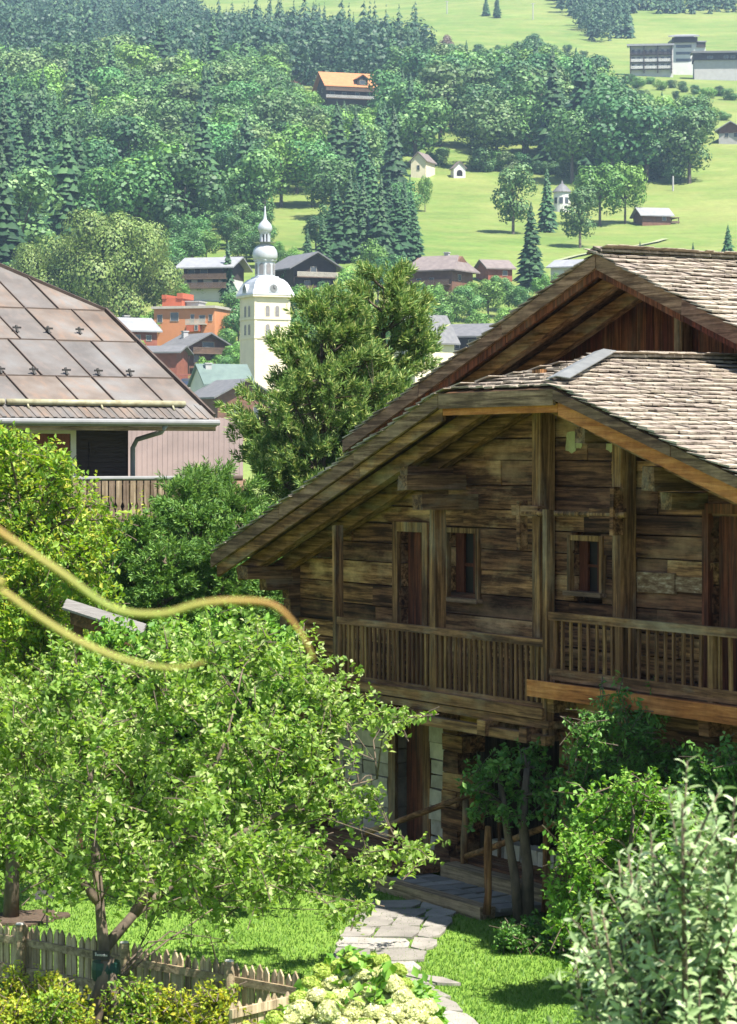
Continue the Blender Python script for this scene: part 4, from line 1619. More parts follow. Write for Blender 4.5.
def leafy(name, label, cat, base, trunks, clumps, L, Wd, per, mleaf, mbark='bark', tl=.55, up=.25, spread=.5, lkind='fold', droop=.2, group=None, limb_r=.03, gap=0.0, shell=.45, part='crown', lnorm=.6):
    """trunks: list of [(x,y,z,r)...] in metres relative to base; clumps (cx,cy,cz,rx,ry,rz,n)"""
    t = thing(name, label, cat, base, 0, group)
    tb_ = MB()
    tops = []
    for tr in trunks:
        tb_.tube([q[:3] for q in tr], [q[3] for q in tr], 9)
        tops += [Vector(q[:3]) for q in tr[1:]]
        for a_, b_ in zip(tr[1:], tr[2:]):
            tops.append((Vector(a_[:3]) + Vector(b_[:3])) / 2)
    A, B = [], []
    for (cx, cy, cz, rx, ry, rz, n) in clumps:
        c = Vector((cx, cy, cz))
        if tops:
            cand = [q for q in tops if q.z < cz + .2] or tops
            q = min(cand, key=lambda v: (v - c).length + .6 * max(0, v.z - c.z))
            if (q - c).length > .05:
                mid = q.lerp(c, .5) + Vector((rng.uniform(-.12, .12), rng.uniform(-.12, .12), .12 * (c - q).length + rng.uniform(-.05, .1)))
                pts = [q, q.lerp(mid, .55) + Vector((0, 0, .03)), mid, mid.lerp(c, .6), c]
                tb_.tube(pts, [limb_r, limb_r * .85, limb_r * .7, limb_r * .5, limb_r * .3], 6)
        d = rand_unit(n)
        rr = nrg.uniform(0, 1, n) ** shell
        if gap:
            kill = np.array([mnoise.noise(Vector((cx + d[i, 0] * rx, cy + d[i, 1] * ry, cz + d[i, 2] * rz)) * (1.6 / max(rx, .3)) * .8) for i in range(n)])
            keep = kill > -gap
            d, rr = d[keep], rr[keep]
            n = len(d)
        e = np.array([cx, cy, cz]) + d * rr[:, None] * np.array([rx, ry, rz])
        dr = unit(d * .7 + nrg.normal(0, spread, (n, 3)) + np.array([0, 0, up]))
        ll = tl * nrg.uniform(.6, 1.35, n)
        s = e - dr * ll[:, None]
        A.append(s)
        B.append(e)
        for i in range(0, n, 3):
            tb_.tube([Vector(s[i]), Vector((s[i] + e[i]) / 2) + Vector((0, 0, .02)), Vector(e[i])], [.008, .006, .003], 3, False)
        for i in range(0, n, 7):
            tb_.tube([c, c.lerp(Vector(s[i]), .5) + Vector((0, 0, .04)), Vector(s[i])], [limb_r * .3, .006, .004], 4, False)
    A, B = np.concatenate(A), np.concatenate(B)
    n = len(A)
    k = np.repeat(np.arange(n), per)
    tt = np.tile((np.arange(per) + .5) / per, n) * .9 + .12 + nrg.normal(0, .03, n * per)
    ax = unit(B - A)[k]
    P = A[k] + (B - A)[k] * tt[:, None]
    m = n * per
    side = rand_unit(m)
    side = unit(side - ax * (side * ax).sum(1, keepdims=True))
    D = unit(ax * (.35 + .5 * tt[:, None]) + side * .9 + np.array([0, 0, -droop]))
    Nn = unit(np.array([0, 0, 1.0]) * lnorm + nrg.normal(0, .45, (m, 3)) + ax * .3)
    LL = L * nrg.uniform(.6, 1.25, m) * (1.05 - .35 * tt)
    WW = LL * (Wd / L) * nrg.uniform(.8, 1.15, m)
    V, polys = leaf_mesh(P, D, Nn, LL, WW, lkind)
    tb_.build('trunk' if trunks else 'stem', M[mbark], t, True)
    np_obj(part, V, polys, mleaf, t, lkind != 'fold')
    return t


M['leaf_apple'] = leaf_mat('apple_leaf', (.11, .225, .03), (.28, .42, .08), (.54, .6, .3), .5)
M['leaf_apple2'] = leaf_mat('fruit_leaf', (.11, .21, .026), (.26, .37, .06), (.42, .48, .16), .42)
M['leaf_yellow'] = leaf_mat('yellow_green_leaf', (.1, .23, .022), (.27, .4, .05), (.46, .45, .08), .42)
M['leaf_golden'] = leaf_mat('golden_leaf', (.18, .3, .03), (.42, .46, .05), (.6, .52, .06), .42)
M['leaf_bright'] = leaf_mat('bright_leaf', (.08, .21, .025), (.2, .38, .055), (.32, .47, .1), .38)
M['leaf_dark'] = leaf_mat('dark_leaf', (.02, .055, .016), (.05, .11, .028), (.1, .17, .05), .25)
M['leaf_mid'] = leaf_mat('mid_leaf', (.045, .14, .024), (.11, .24, .045), (.19, .33, .08), .28)
M['leaf_silver'] = leaf_mat('silver_leaf', (.15, .24, .09), (.31, .41, .19), (.54, .61, .39), .3, rough=.6)
M['needle_pine'] = leaf_mat('pine_needle', (.06, .145, .032), (.215, .32, .08), (.5, .52, .19), .3)
M['needle_spruce'] = leaf_mat('spruce_needle', (.05, .125, .024), (.125, .25, .042), (.23, .36, .075), .28)


def clump_px(base, lst, Y, n, jY=1.3, flat=1.0):
    """picture circles (px, py, r) to clumps relative to base"""
    out = []
    for q in lst:
        y = Y + rng.uniform(-jY, jY) if len(q) < 4 else q[3]
        p = at(q[0], q[1], y) - Vector(base)
        r = q[2] * y / F
        out.append((p.x, p.y, p.z, r, r * 1.15, r * flat, max(6, int(n * (q[2] / 60) ** 2))))
    return out


# --- fruit tree in front, tied to two stakes
bt_ = at(104, 1042, 26.6)
bt_.z = 0
ap = [(60, 690, 62), (20, 740, 60), (110, 745, 70), (150, 680, 62), (205, 655, 50), (258, 650, 48), (305, 665, 46), (350, 710, 36), (388, 716, 20), (330, 705, 40), (190, 750, 74), (262, 735, 62),
      (318, 760, 46), (40, 820, 62), (110, 830, 60), (170, 830, 58), (245, 815, 50, 28.6), (300, 815, 44, 28.8), (350, 800, 30), (372, 790, 18), (60, 870, 34), (140, 875, 34), (215, 872, 34), (290, 868, 34, 28.8), (340, 870, 34), (380, 856, 24), (412, 848, 20), (360, 902, 20), (335, 910, 18), (160, 905, 18), (210, 935, 12), (226, 940, 10), (100, 800, 32, 25.7), (95, 735, 32, 25.8), (72, 865, 26, 25.8), (128, 872, 24, 25.9), (200, 800, 34, 26), (205, 895, 30, 26.6), (255, 885, 32, 26.8), (130, 850, 46, 26), (180, 865, 40, 26), (235, 845, 46, 26.4), (290, 850, 40, 27), (398, 722, 14), (425, 846, 14), (-25, 800, 60), (-20, 720, 50)]
ap2 = [q if len(q) > 3 else (q[0], q[1], q[2], 26.7 + max(0, q[0]) * .008 + rng.uniform(-1.5, 1.4)) for q in ap]
trk = [[(0, .15, 0, .06), (.0, .1, .5, .055), (.0, .0, .95, .065), (-.05, .05, 1.4, .05), (-.12, .3, 1.9, .05), (-.2, .5, 2.6, .03), (-.1, .7, 3.2, .015), (-.1, .7, 3.6, .006)],
       [(.0, .0, .95, .062), (.28, .3, 1.25, .05), (.8, .9, 1.6, .045), (1.3, 1.5, 1.9, .03), (1.8, 2.0, 2.1, .03), (2.4, 2.3, 2.3, .012), (2.8, 2.3, 2.4, .006)],
       [(.28, .3, 1.25, .06), (.6, .5, 1.8, .045), (.95, .8, 2.4, .03), (1.2, 1.0, 3.0, .015), (1.3, 1.1, 3.4, .006)],
       [(-.05, .05, 1.4, .05), (-.5, .2, 1.9, .035), (-1.0, .4, 2.3, .02), (-1.3, .4, 2.6, .006)]]
leafy('fruit_tree', 'large spreading fruit tree with pale green leaves, tied between two stakes by the picket fence', 'tree', bt_, trk, clump_px(bt_, ap2, 27.6, 140, .9), .095, .058, 19, M['leaf_apple'], 'bark', .5, .45, .45, limb_r=.011, gap=.06, shell=.5)
for (pb, pt, w) in (((88, 1060), (107, 962), 0), ((124, 1060), (108, 962), 1)):
    a_, b_ = at(*pb, 26.35), at(*pt, 26.38)
    a_.z = 0
    s = MB()
    pole(s, [a_, b_.lerp(a_, -.06)], .085 if not w else .06)
    o = s.build('support_stake', M['bark'], None, True)
    tag(o, 'thick grey wooden stake leaning left under the strapped fruit tree' if not w else 'thinner dark wooden stake leaning right under the strapped fruit tree', 'stake')
s = MB()
c = at(106, 970, 26.45)
s.lathe(c, [(.13, -.1), (.145, -.07), (.15, .02), (.14, .09)], 14)
M['strap'] = plain('dark_green_strap', (.012, .05, .035), (.006, .03, .02), 8, .5)
o = s.build('tree_strap', M['strap'])
tag(o, 'dark green band strapping the fruit tree to its two stakes', 'strap')
LB = thing('plant_label', 'small black plant label tied on the fruit tree above the green strap', 'label', at(101, 955, 26.28))
s = MB()
s.obox((-.085, 0, -.045), (.17, .02, -.012), (0, .012, 0), (0, 0, .09))
s.build('plate', M['iron'], LB)
s = MB()
for i, (x, w, h) in enumerate(((-.06, .014, .035), (-.042, .02, .018), (-.018, .016, .02), (.002, .018, .018), (.024, .016, .022), (.044, .02, .016))):
    s.box(x, x + w, -.004, -.001 + (x + .085) * .11, -.012 - x * .07, -.012 - x * .07 + h)
s.build('writing', BM['grey'], LB)

# --- second fruit tree at the left edge
b2 = at(11, 918, 33.6)
b2.z = 0
c2_ = [(0, 800, 60), (40, 760, 50), (-20, 720, 60), (20, 855, 34), (35, 690, 50), (-20, 850, 40)]
leafy('fruit_tree', 'smaller fruit tree on a mulched ring of lawn at the left edge', 'tree', b2, [[(0, 0, 0, .11), (.02, 0, .6, .09), (0, 0, 1.2, .08), (-.1, 0, 1.8, .06)]], clump_px(b2, c2_, 33.6, 140, .8), .095, .058, 18, M['leaf_apple2'], 'bark', .5, .3, gap=.3)
mu = MB()
pts = []
for k in range(26):
    t = 2 * math.pi * k / 26
    r = .38 + .06 * math.sin(3 * t) + rng.uniform(-.08, .08)
    pts.append((b2.x + .2 + r * 1.15 * math.cos(t), b2.y + r * 1.3 * math.sin(t), .01))
mu.prism(pts, (0, 0, .03))
M['mulch'] = plain('bark_mulch', (.1, .068, .045), (.05, .034, .024), 14, .95, bump=.8)
structure(mu.build('mulch_bed', M['mulch'], jit=.004))
tg = thing('garden_marker', 'small dark marker sign on a thin stake beside the mulched tree', 'sign', (at(47, 912, 33).x, 33, 0))
s = MB(); s.tube([(0, 0, 0), (0, 0, .4)], .012, 5); s.build('stake', M['iron'], tg)
s = MB(); s.obox((-.16, -.02, .36), (.32, 0, .02), (0, .02, .0), (0, .06, .1)); s.build('plate', M['iron'], tg)

# --- tall shrubs at left
b3 = Vector((-5.6, 41, 0))
c3 = [(10, 470, 50), (60, 490, 44), (20, 540, 60), (75, 555, 46), (-15, 600, 55), (40, 610, 55), (100, 590, 34), (5, 440, 24), (45, 455, 24), (88, 530, 26), (108, 520, 14), (25, 660, 50), (85, 640, 36), (-20, 520, 50), (62, 462, 18), (30, 448, 16), (96, 505, 14)]
leafy('tall_shrub', 'tall bright green shrub in front of the neighbour house window', 'shrub', b3, [[(0, 0, 0, .08), (.1, 0, 1.5, .06), (.1, 0, 3, .045), (.2, 0, 4.6, .03)], [(.2, 0, 0, .07), (.7, .1, 1.6, .05), (1.0, 0, 3.2, .035)], [(-.2, 0, 0, .07), (-.6, 0, 2, .05), (-.8, 0, 4, .03)]], clump_px(b3, c3, 40.6, 190, .9), .125, .065, 17, M['leaf_yellow'], 'bark', .6, .55, .4, shell=.5)
b4 = Vector((-2.0, 34.2, 0))
c4 = [(130, 660, 44), (180, 645, 44), (230, 640, 40), (275, 650, 36), (300, 680, 28), (200, 690, 50), (255, 690, 46), (150, 700, 44), (290, 720, 26), (110, 640, 30), (240, 750, 44), (270, 770, 40), (90, 680, 36), (275, 830, 34), (240, 850, 30)]
leafy('hazel_bush', 'broad leafy bright green bush in front of the chalet left corner', 'shrub', b4, [[(0, 0, 0, .06), (.2, 0, 1.6, .04), (.5, 0, 3, .025)], [(-.3, 0, 0, .06), (-.8, 0, 1.6, .04), (-1.2, 0, 3, .025)]], clump_px(b4, c4, 34.2, 140, .7), .11, .08, 17, M['leaf_bright'], 'bark', .5, .35, .45, shell=.5)
# weathered shed roof glimpsed under the shrubs
M['shedgrey'] = plain('grey_weathered_plank', (.2, .19, .175), (.11, .1, .09), 4, .9, (1, 8, 8))
SH = thing('shed_roof', 'weathered grey plank roof of a low shed half buried in the left shrubs', 'shed', (0, 0, 0))
p0, p1 = at(62, 610, 36.4), at(142, 636, 35.2)
s = MB()
for i in range(3):
    o_ = Vector((.0, .16 * i, .035 * i + rng.uniform(-.008, .008)))
    s.obox(p0 + o_, p1 - p0, (.02, .15, .03), (0, 0, .03))
s.build('roof', M['shedgrey'], SH)
s = MB()
s.obox(p0 + Vector((.1, .12, -.2)), (p1 - p0) * .93, (.02, .1, 0), (0, 0, .16))
s.obox(p0 + Vector((.15, .1, -p0.z)), (.12, 0, 0), (0, .12, 0), (0, 0, p0.z - .1))
s.obox(p1 + Vector((-.25, .1, -p1.z)), (.12, 0, 0), (0, .12, 0), (0, 0, p1.z - .1))
s.build('beam', M['darkwood_x'], SH)


# --- conifers near by
def pine(name, label, base, H, shape, nshoot, nl, mat, per=26, cat='tree', tuft=.2, up=.7, trunk_r=.16, wid=.012):
    """shape(z fraction) -> radius"""
    t = thing(name, label, cat, base)
    tb_ = MB()
    tb_.tube([(0, 0, -.2), (.03, 0, H * .3), (0, .03, H * .65), (0, 0, H * .97)], [trunk_r, trunk_r * .8, trunk_r * .45, .02], 9)
    A, Dd = [], []
    nb_ = 0
    z = .06 * H
    while z < H * .97:
        zf_ = z / H
        r = shape(zf_)
        for k in range(rng.choice((5, 6, 7))):
            az = rng.uniform(0, 6.283)
            rr = r * rng.uniform(.62, 1.1)
            rise = rr * (.25 + .6 * zf_)
            tip = Vector((rr * math.cos(az), rr * math.sin(az), z + rise))
            st_ = Vector((0, 0, z))
            mid = st_.lerp(tip, .55) + Vector((0, 0, -.08 * rr))
            tb_.tube([st_, mid, tip], [.035, .022, .008], 5, False)
            m = max(3, int(nshoot * rr))
            tc = [(max(.3, min(1.0, 1 - abs(rng.gauss(0, .32)))), Vector((rng.gauss(0, 1), rng.gauss(0, 1), rng.gauss(0, .9))) * rr * .2) for _ in range(max(2, m // 7))]
            tc[0] = (1.0, Vector((0, 0, 0)))
            for i in range(m):
                u_, toff = rng.choice(tc)
                p = st_.lerp(mid, u_ / .55) if u_ < .55 else mid.lerp(tip, (u_ - .55) / .45)
                off = toff + Vector((rng.gauss(0, 1), rng.gauss(0, 1), rng.gauss(0, .8))) * .09
                d_ = (Vector((math.cos(az), math.sin(az), up)) + Vector((rng.gauss(0, .35), rng.gauss(0, .35), rng.gauss(0, .3)))).normalized()
                A.append(p + off)
                Dd.append(d_)
                if i % 3 == 0:
                    tb_.tube([p, p + off], [.01, .006], 3, False)
        z += H * .045 * rng.uniform(.8, 1.2)
    for i in range(12):
        A.append(Vector((rng.gauss(0, .12), rng.gauss(0, .12), H * (.9 + .1 * i / 12))))
        Dd.append(Vector((rng.gauss(0, .3), rng.gauss(0, .3), 1)).normalized())
    A = np.array([tuple(v) for v in A])
    Dd = np.array([tuple(v) for v in Dd])
    n = len(A)
    k = np.repeat(np.arange(n), per)
    m = n * per
    tt = nrg.uniform(0, 1, m)
    P = A[k] + Dd[k] * (tt * tuft * 1.1)[:, None]
    side = rand_unit(m)
    ax = Dd[k]
    side = unit(side - ax * (side * ax).sum(1, keepdims=True))
    D = unit(ax * (.55 + .6 * tt[:, None]) + side * .8)
    V, polys = leaf_mesh(P, D, rand_unit(m), nl * nrg.uniform(.7, 1.2, m), np.full(m, wid), 'fold')
    tb_.build('trunk', M['bark'], t, True)
    np_obj('crown', V, polys, mat, t)
    return t


def sh_pine(z):
    pts = [(0, .5), (.15, 1.2), (.4, 2.1), (.55, 2.2), (.68, 1.75), (.78, 1.15), (.88, .7), (1, .15)]
    for (a_, ra), (b_, rb_) in zip(pts, pts[1:]):
        if z <= b_:
            return ra + (rb_ - ra) * (z - a_) / (b_ - a_)
    return .1


p = at(322, 500, 52)
pine('pine_tree', 'big dense pine tree standing between the chalet roof and the church tower', Vector((p.x, 52, .4)), 8.8, lambda z: sh_pine(z) * .8, 38, .14, M['needle_pine'], 30, tuft=.26, wid=.026, up=1.1)
p = at(384, 500, 53.5)
pine('pine_tree', 'taller narrow pine stem growing close behind the big dense pine', Vector((p.x, 53.5, .4)), 9.35, lambda z: 2.35 * (1 - z) ** .75 + .1 if z > .4 else 1.5, 40, .14, M['needle_pine'], 30, tuft=.26, wid=.026, up=1.1)
for px, py, Y, H, w, lab in ((205, 468, 49, None, .7, 'low dark mountain pine left of the balcony end'), (228, 486, 48, None, .8, 'low dark mountain pine under the big pine'), (182, 486, 47, None, .55, 'small dark mountain pine against the balcony slats')):
    p = at(px, py, Y)
    pine('mountain_pine', lab, Vector((p.x, Y, 0)), p.z, lambda z, w=w: w * (1.15 - z) + .2, 26, .14, M['needle_spruce'], 24, tuft=.2, wid=.018, trunk_r=.06)
for px, py, Y, H, w, lab in ((138, 528, 44, 0, 1.0, 'bushy dark spruce below the neighbour balcony'), (200, 506, 45.5, 0, 1.25, 'bushy bright tipped spruce between the balcony and the chalet eave'), (245, 522, 46, 0, 1.0, 'dark spruce close to the chalet eave end'), (165, 545, 42.5, 0, .9, 'low dark spruce behind the leafy bush'), (222, 556, 42.8, 0, .9, 'dark low spruce nearest the chalet eave tip')):
    p = at(px, py, Y)
    pine('spruce_bush', lab, Vector((p.x, Y, 0)), p.z, lambda z, w=w: w * (1.05 - z * .85) + .08, 34, .1, M['needle_spruce'], 28, tuft=.18, up=.25, trunk_r=.07, wid=.028, cat='conifer')
# light hedge below the balcony
hb = Vector((-5, 56.5, 0))
leafy('garden_hedge', 'pale yellow green clipped hedge strip below the neighbour balcony', 'hedge', hb, [], [(-2.6 + i * .55, rng.uniform(-.2, .2), 2.35 + (i % 2) * .9, .7, .7, 2.0, 150) for i in range(11)], .11, .06, 12, M['leaf_yellow'], 'bark', .35, .3)

# --- right hand shrubs
b5 = at(523, 922, 33.2); b5.z = 0
ct = [(478, 775, 20), (500, 765, 24), (530, 760, 26), (552, 775, 18), (490, 800, 22), (520, 795, 26), (545, 800, 20), (470, 790, 10), (535, 745, 14), (510, 815, 18), (476, 812, 10)]
leafy('multi_stem_tree', 'young two stemmed tree with dark green crown beside the porch steps', 'tree', b5, [[(-.05, 0, 0, .075), (-.1, 0, .6, .06), (-.2, 0, 1.2, .05), (-.3, 0, 1.9, .035)], [(.05, .05, 0, .1), (.06, 0, .7, .075), (.0, 0, 1.3, .06), (.05, 0, 2.0, .04)]], clump_px(b5, ct, 33.2, 115, .35), .095, .055, 15, M['leaf_mid'], 'bark', .35, .1, shell=.5, limb_r=.018)
b6 = at(630, 900, 31.2); b6.z = 0
cs_ = [(600, 730, 34), (640, 735, 40), (670, 760, 30), (590, 775, 36), (630, 785, 50), (575, 810, 28), (610, 830, 46), (660, 820, 46), (620, 705, 16), (645, 708, 14), (585, 745, 20), (570, 780, 16), (600, 700, 8)]
leafy('dark_shrub', 'airy dark green shrub in front of the right gallery', 'shrub', b6, [[(0, 0, 0, .06), (0, 0, 1.2, .045), (.1, 0, 2.2, .03)], [(-.2, 0, 0, .05), (-.5, 0, 1.1, .04), (-.6, 0, 1.9, .02)], [(.2, 0, 0, .05), (.5, 0, 1.2, .035)]], clump_px(b6, cs_, 31.0, 190, .4), .085, .036, 17, M['leaf_mid'], 'bark', .45, .3, .5, shell=.5, limb_r=.014)
b7 = at(725, 900, 29.3); b7.z = 0
leafy('dark_shrub', 'dense dark green shrub at the right edge behind the silver leaved one', 'shrub', b7, [[(0, 0, 0, .06), (0, 0, 2.2, .03)]], clump_px(b7, [(700, 770, 26), (725, 765, 30), (745, 780, 34), (690, 800, 30), (720, 820, 46), (690, 850, 40)], 29.3, 240, .35), .08, .05, 16, M['leaf_mid'], 'bark', .4, .25, shell=.45)
b8 = at(625, 955, 28.2); b8.z = 0
cb_ = [(600, 815, 34), (640, 800, 34), (672, 805, 30), (580, 850, 32), (620, 850, 46), (660, 850, 44), (570, 890, 34), (610, 900, 46), (655, 900, 50), (560, 915, 22), (590, 930, 32), (640, 940, 44), (625, 780, 18), (650, 778, 14), (590, 795, 16), (565, 850, 18), (690, 830, 34)]
leafy('leafy_shrub', 'bright green leafy shrub between the two stemmed tree and the silver leaves', 'shrub', b8, [[(0, 0, 0, .05), (0, 0, 1.2, .03), (.1, 0, 2.2, .02)], [(-.3, 0, 0, .05), (-.5, 0, 1.1, .02)]], clump_px(b8, cb_, 28.2, 190, .4), .085, .05, 16, M['leaf_bright'], 'bark', .45, .6, .35, shell=.5, limb_r=.014)
b9 = at(535, 948, 31.6); b9.z = 0
leafy('ground_cover', 'low spreading green ground cover at the foot of the two stemmed tree', 'plant', b9, [], clump_px(b9, [(510, 932, 14), (530, 928, 18), (550, 934, 18), (570, 940, 16), (520, 940, 12), (545, 945, 12), (588, 955, 22), (560, 952, 12), (505, 940, 12), (575, 948, 16)], 31.4, 900, .2, .7), .075, .045, 10, M['leaf_mid'], 'bark', .25, .5)
# silver leaved shrub near the camera
bs = Vector((at(680, 900, 13).x, 13.2, 0))
sv = []
srg = random.Random(5)
tipl = [(682, 770, 12), (735, 765, 12.4), (650, 800, 12.8), (700, 800, 13), (628, 830, 13.4), (720, 820, 13.2), (665, 840, 13.2), (640, 870, 13.4), (690, 860, 12.8), (590, 900, 13.3), (602, 905, 12.8), (620, 935, 13), (575, 975, 13.0), (610, 990, 13.4), (655, 930, 13.4), (690, 920, 12.6), (730, 900, 12.7), (640, 1000, 12.6), (700, 980, 12.4), (735, 960, 13), (600, 1030, 12.7), (660, 1040, 12.4), (720, 1040, 12.3), (760, 880, 13), (760, 960, 13), (670, 890, 13.8), (710, 880, 13.7), (650, 960, 13.8), (605, 960, 13.9), (715, 940, 13.8), (680, 1010, 13.6), (745, 830, 13.4), (630, 1060, 12.9), (690, 1080, 12.5)]
tipl += [(x_ + srg.uniform(-34, 30), y_ + srg.uniform(16, 60), Y_ + srg.uniform(.1, .8)) for x_, y_, Y_ in tipl if x_ > 600]
sil = thing('silver_shrub', 'tall silvery green shrub with upright shoots nearest the camera at right', 'shrub', bs)
stt = MB()
A, B = [], []
for (px, py, Y) in tipl:
    py += max(0, (930 - py) * .2)
    tip = at(px, py, Y) - bs
    basep = Vector((tip.x * .45 + .05, tip.y * .4, max(.2, tip.z - 1.6)))
    st0 = Vector((tip.x * .1, tip.y * .1, 0))
    stt.tube([st0, st0.lerp(basep, .6) + Vector((0, 0, .1)), basep, basep.lerp(tip, .55) + Vector((0, 0, .05)), tip], [.035, .03, .022, .013, .005], 6)
    prev = basep
    m1 = basep.lerp(tip, .55) + Vector((0, 0, .05))
    A += [m1, basep.lerp(m1, .3)]
    B += [tip, m1]
    for j in range(11):
        u_ = srg.uniform(.1, .85)
        q = basep.lerp(tip, u_)
        e = q + Vector((srg.gauss(0, .16), srg.gauss(0, .16), srg.uniform(.18, .42)))
        stt.tube([q, q.lerp(e, .5) + Vector((0, 0, .01)), e], [.008, .006, .003], 4)
        A.append(q)
        B.append(e)
A = np.array([tuple(v) for v in A]); B = np.array([tuple(v) for v in B])
ln_l = np.linalg.norm(B - A, axis=1)
cnt = np.maximum(10, (ln_l / .016).astype(int))
k = np.repeat(np.arange(len(A)), cnt)
m = len(k)
tt = np.concatenate([(np.arange(c) + .5) / c for c in cnt])
ax = unit(B - A)[k]
P = A[k] + (B - A)[k] * tt[:, None]
phi = np.concatenate([np.arange(c) * 2.4 for c in cnt])
e1 = unit(np.cross(ax, np.array([.3, .9, .1])))
e2 = np.cross(ax, e1)
side = e1 * np.cos(phi)[:, None] + e2 * np.sin(phi)[:, None]
D = unit(ax * (.35 + .6 * tt[:, None] ** 2) + side + nrg.normal(0, .15, (m, 3)))
Nn = unit(ax * .8 + nrg.normal(0, .25, (m, 3)))
LL = nrg.uniform(.07, .115, m) * (1.05 - .3 * tt)
V, polys = leaf_mesh(P, D, Nn, LL, LL * .36, 'long')
stt.build('stem', M['bark'], sil, True)
np_obj('crown', V, polys, M['leaf_silver'], sil, True)

# --- picket fence
FE = thing('picket_fence', 'weathered pale wooden picket fence with pointed pales along the lawn', 'fence', (0, 0, 0))
M['picket'] = wood('weathered_picket', (.26, .195, .12), (.54, .43, .28), 2, (.36, .3, .21), .28)
M['picket_rail'] = wood('pale_rail', (.22, .165, .1), (.4, .32, .2), 0, None, .15)
fa, fb_ = at(-30, 915, 29.8), at(318, 975, 26.3)
fa.z = fb_.z = 0
fd = fb_ - fa
fl = fd.length
fu = fd.normalized()
fn = Vector((fu.y, -fu.x, 0))


def fence_run(a_, u_, n_, L_, mb_p, mb_r, root, h=.72, posts=()):
    s = 0
    while s < L_:
        w = .078 * rng.uniform(.92, 1.08)
        hh = h + rng.uniform(-.03, .03)
        o = a_ + u_ * s - n_ * .0
        lean = Vector((rng.uniform(-.012, .012), rng.uniform(-.012, .012), 0))
        mb_p.prism([o + Vector((0, 0, .03)), o + u_ * w + Vector((0, 0, .03)), o + u_ * w + lean + Vector((0, 0, hh - .07)), o + u_ * w * .5 + lean + Vector((0, 0, hh)), o + lean + Vector((0, 0, hh - .07))], n_ * .022)
        s += .103 * rng.uniform(.96, 1.04)
    for z in (.18, .5):
        mb_r.obox(a_ + n_ * .024 + Vector((0, 0, z)), u_ * L_, n_ * .035, (0, 0, .085))
    for s in posts:
        p_ = a_ + u_ * s + n_ * .11
        m_ = MB()
        m_.tube([p_ + Vector((0, 0, 0)), p_ + Vector((.004, 0, .5)), p_ + Vector((0, 0, .75))], [.055, .054, .053], 12)
        po = m_.build('post', M['picket_rail'], root)
        m_ = MB()
        m_.tube([p_ + Vector((0, 0, .752)), p_ + Vector((0, 0, .765))], [.05, .044], 12)
        m_.build('post_top', M['whitecap'], po)


M['whitecap'] = plain('cut_post_end', (.6, .57, .5), None, 8, .8)
mp, mr = MB(), MB()


def s_of(px):
    best = min(range(0, 400), key=lambda i: abs((fa + fu * (i * .02)).x / (fa + fu * (i * .02)).y * F + CX - px))
    return best * .02


fence_run(fa, fu, fn, fl, mp, mr, FE, posts=[s_of(27), s_of(132), s_of(236)])
mp.build('pale', M['picket'], FE)
mr.build('rail', M['picket_rail'], FE)
FE2 = thing('picket_fence', 'short darker return of the picket fence beside the hydrangea', 'fence', (0, 0, 0))
mp, mr = MB(), MB()
ga, gb_ = at(228, 1030, 25.4), at(300, 1005, 26.2)
ga.z = gb_.z = 0
gu = (gb_ - ga).normalized()
fence_run(ga, gu, Vector((gu.y, -gu.x, 0)), (gb_ - ga).length, mp, mr, FE2, .62)
mp.build('pale', M['picket'], FE2)
mr.build('rail', M['picket'], FE2)

# --- yellow green border plants below the fence
gx = 0
spec = [(20, 985, 'golden'), (58, 984, 'golden'), (42, 1010, 'yellow'), (100, 1046, 'golden'), (142, 995, 'yellow'), (165, 1005, 'golden'), (200, 1000, 'golden'), (235, 1015, 'golden'), (10, 1015, 'golden'), (76, 1044, 'golden'), (150, 1022, 'yellow')]
words = ['at the left frame edge', 'against the fence left of the stakes', 'low between two golden ones at left', 'directly behind the two leaning stakes', 'just right of the leaning stakes', 'below the middle fence post', 'below the right fence posts', 'at the short fence return', 'in the bottom left corner', 'in front of the thick leaning stake', 'at the bottom right of the stakes']
for (px, py, kd), wd in zip(spec, words):
    Y = 25.7 + (py < 990) * .5
    b_ = at(px, 1010, Y); b_.z = 0
    top = at(px, py - 22, Y).z
    cl = [(rng.uniform(-.2, .2), rng.uniform(-.15, .15), top * f, .3, .26, top * .3, 46) for f in (.25, .5, .72)] + [(rng.uniform(-.25, .25), 0, top * .8, .16, .16, top * .25, 24)]
    leafy('border_plant', ('golden yellow leaved' if kd == 'golden' else 'yellow green leaved') + ' border plant ' + wd, 'plant', b_, [], cl, .06, .036, 12, M['leaf_' + kd], 'bark', .26, .5, group='yellow green border plants below the picket fence')

# --- hydrangea
hyb = at(365, 1050, 24.4); hyb.z = 0
leafy('hydrangea_bush', 'hydrangea bush covered with big cream and lime flower heads in front of the path', 'hydrangea', hyb, [], clump_px(hyb, [(360, 1000, 50), (320, 1020, 44), (400, 1015, 44), (350, 975, 30), (385, 990, 30), (300, 1035, 30), (430, 1030, 24), (270, 1040, 24)], 24.35, 150, .35), .14, .1, 10, M['leaf_bright'], 'bark', .3, .3)
HY = [o for o in bpy.data.objects if o.name.startswith('hydrangea_bush')][0]
M['petal'] = leaf_mat('cream_petal', (.45, .48, .18), (.62, .64, .33), (.74, .74, .5), .35)
M['petal_lime'] = leaf_mat('lime_petal', (.26, .37, .05), (.38, .47, .09), (.48, .55, .17), .3)


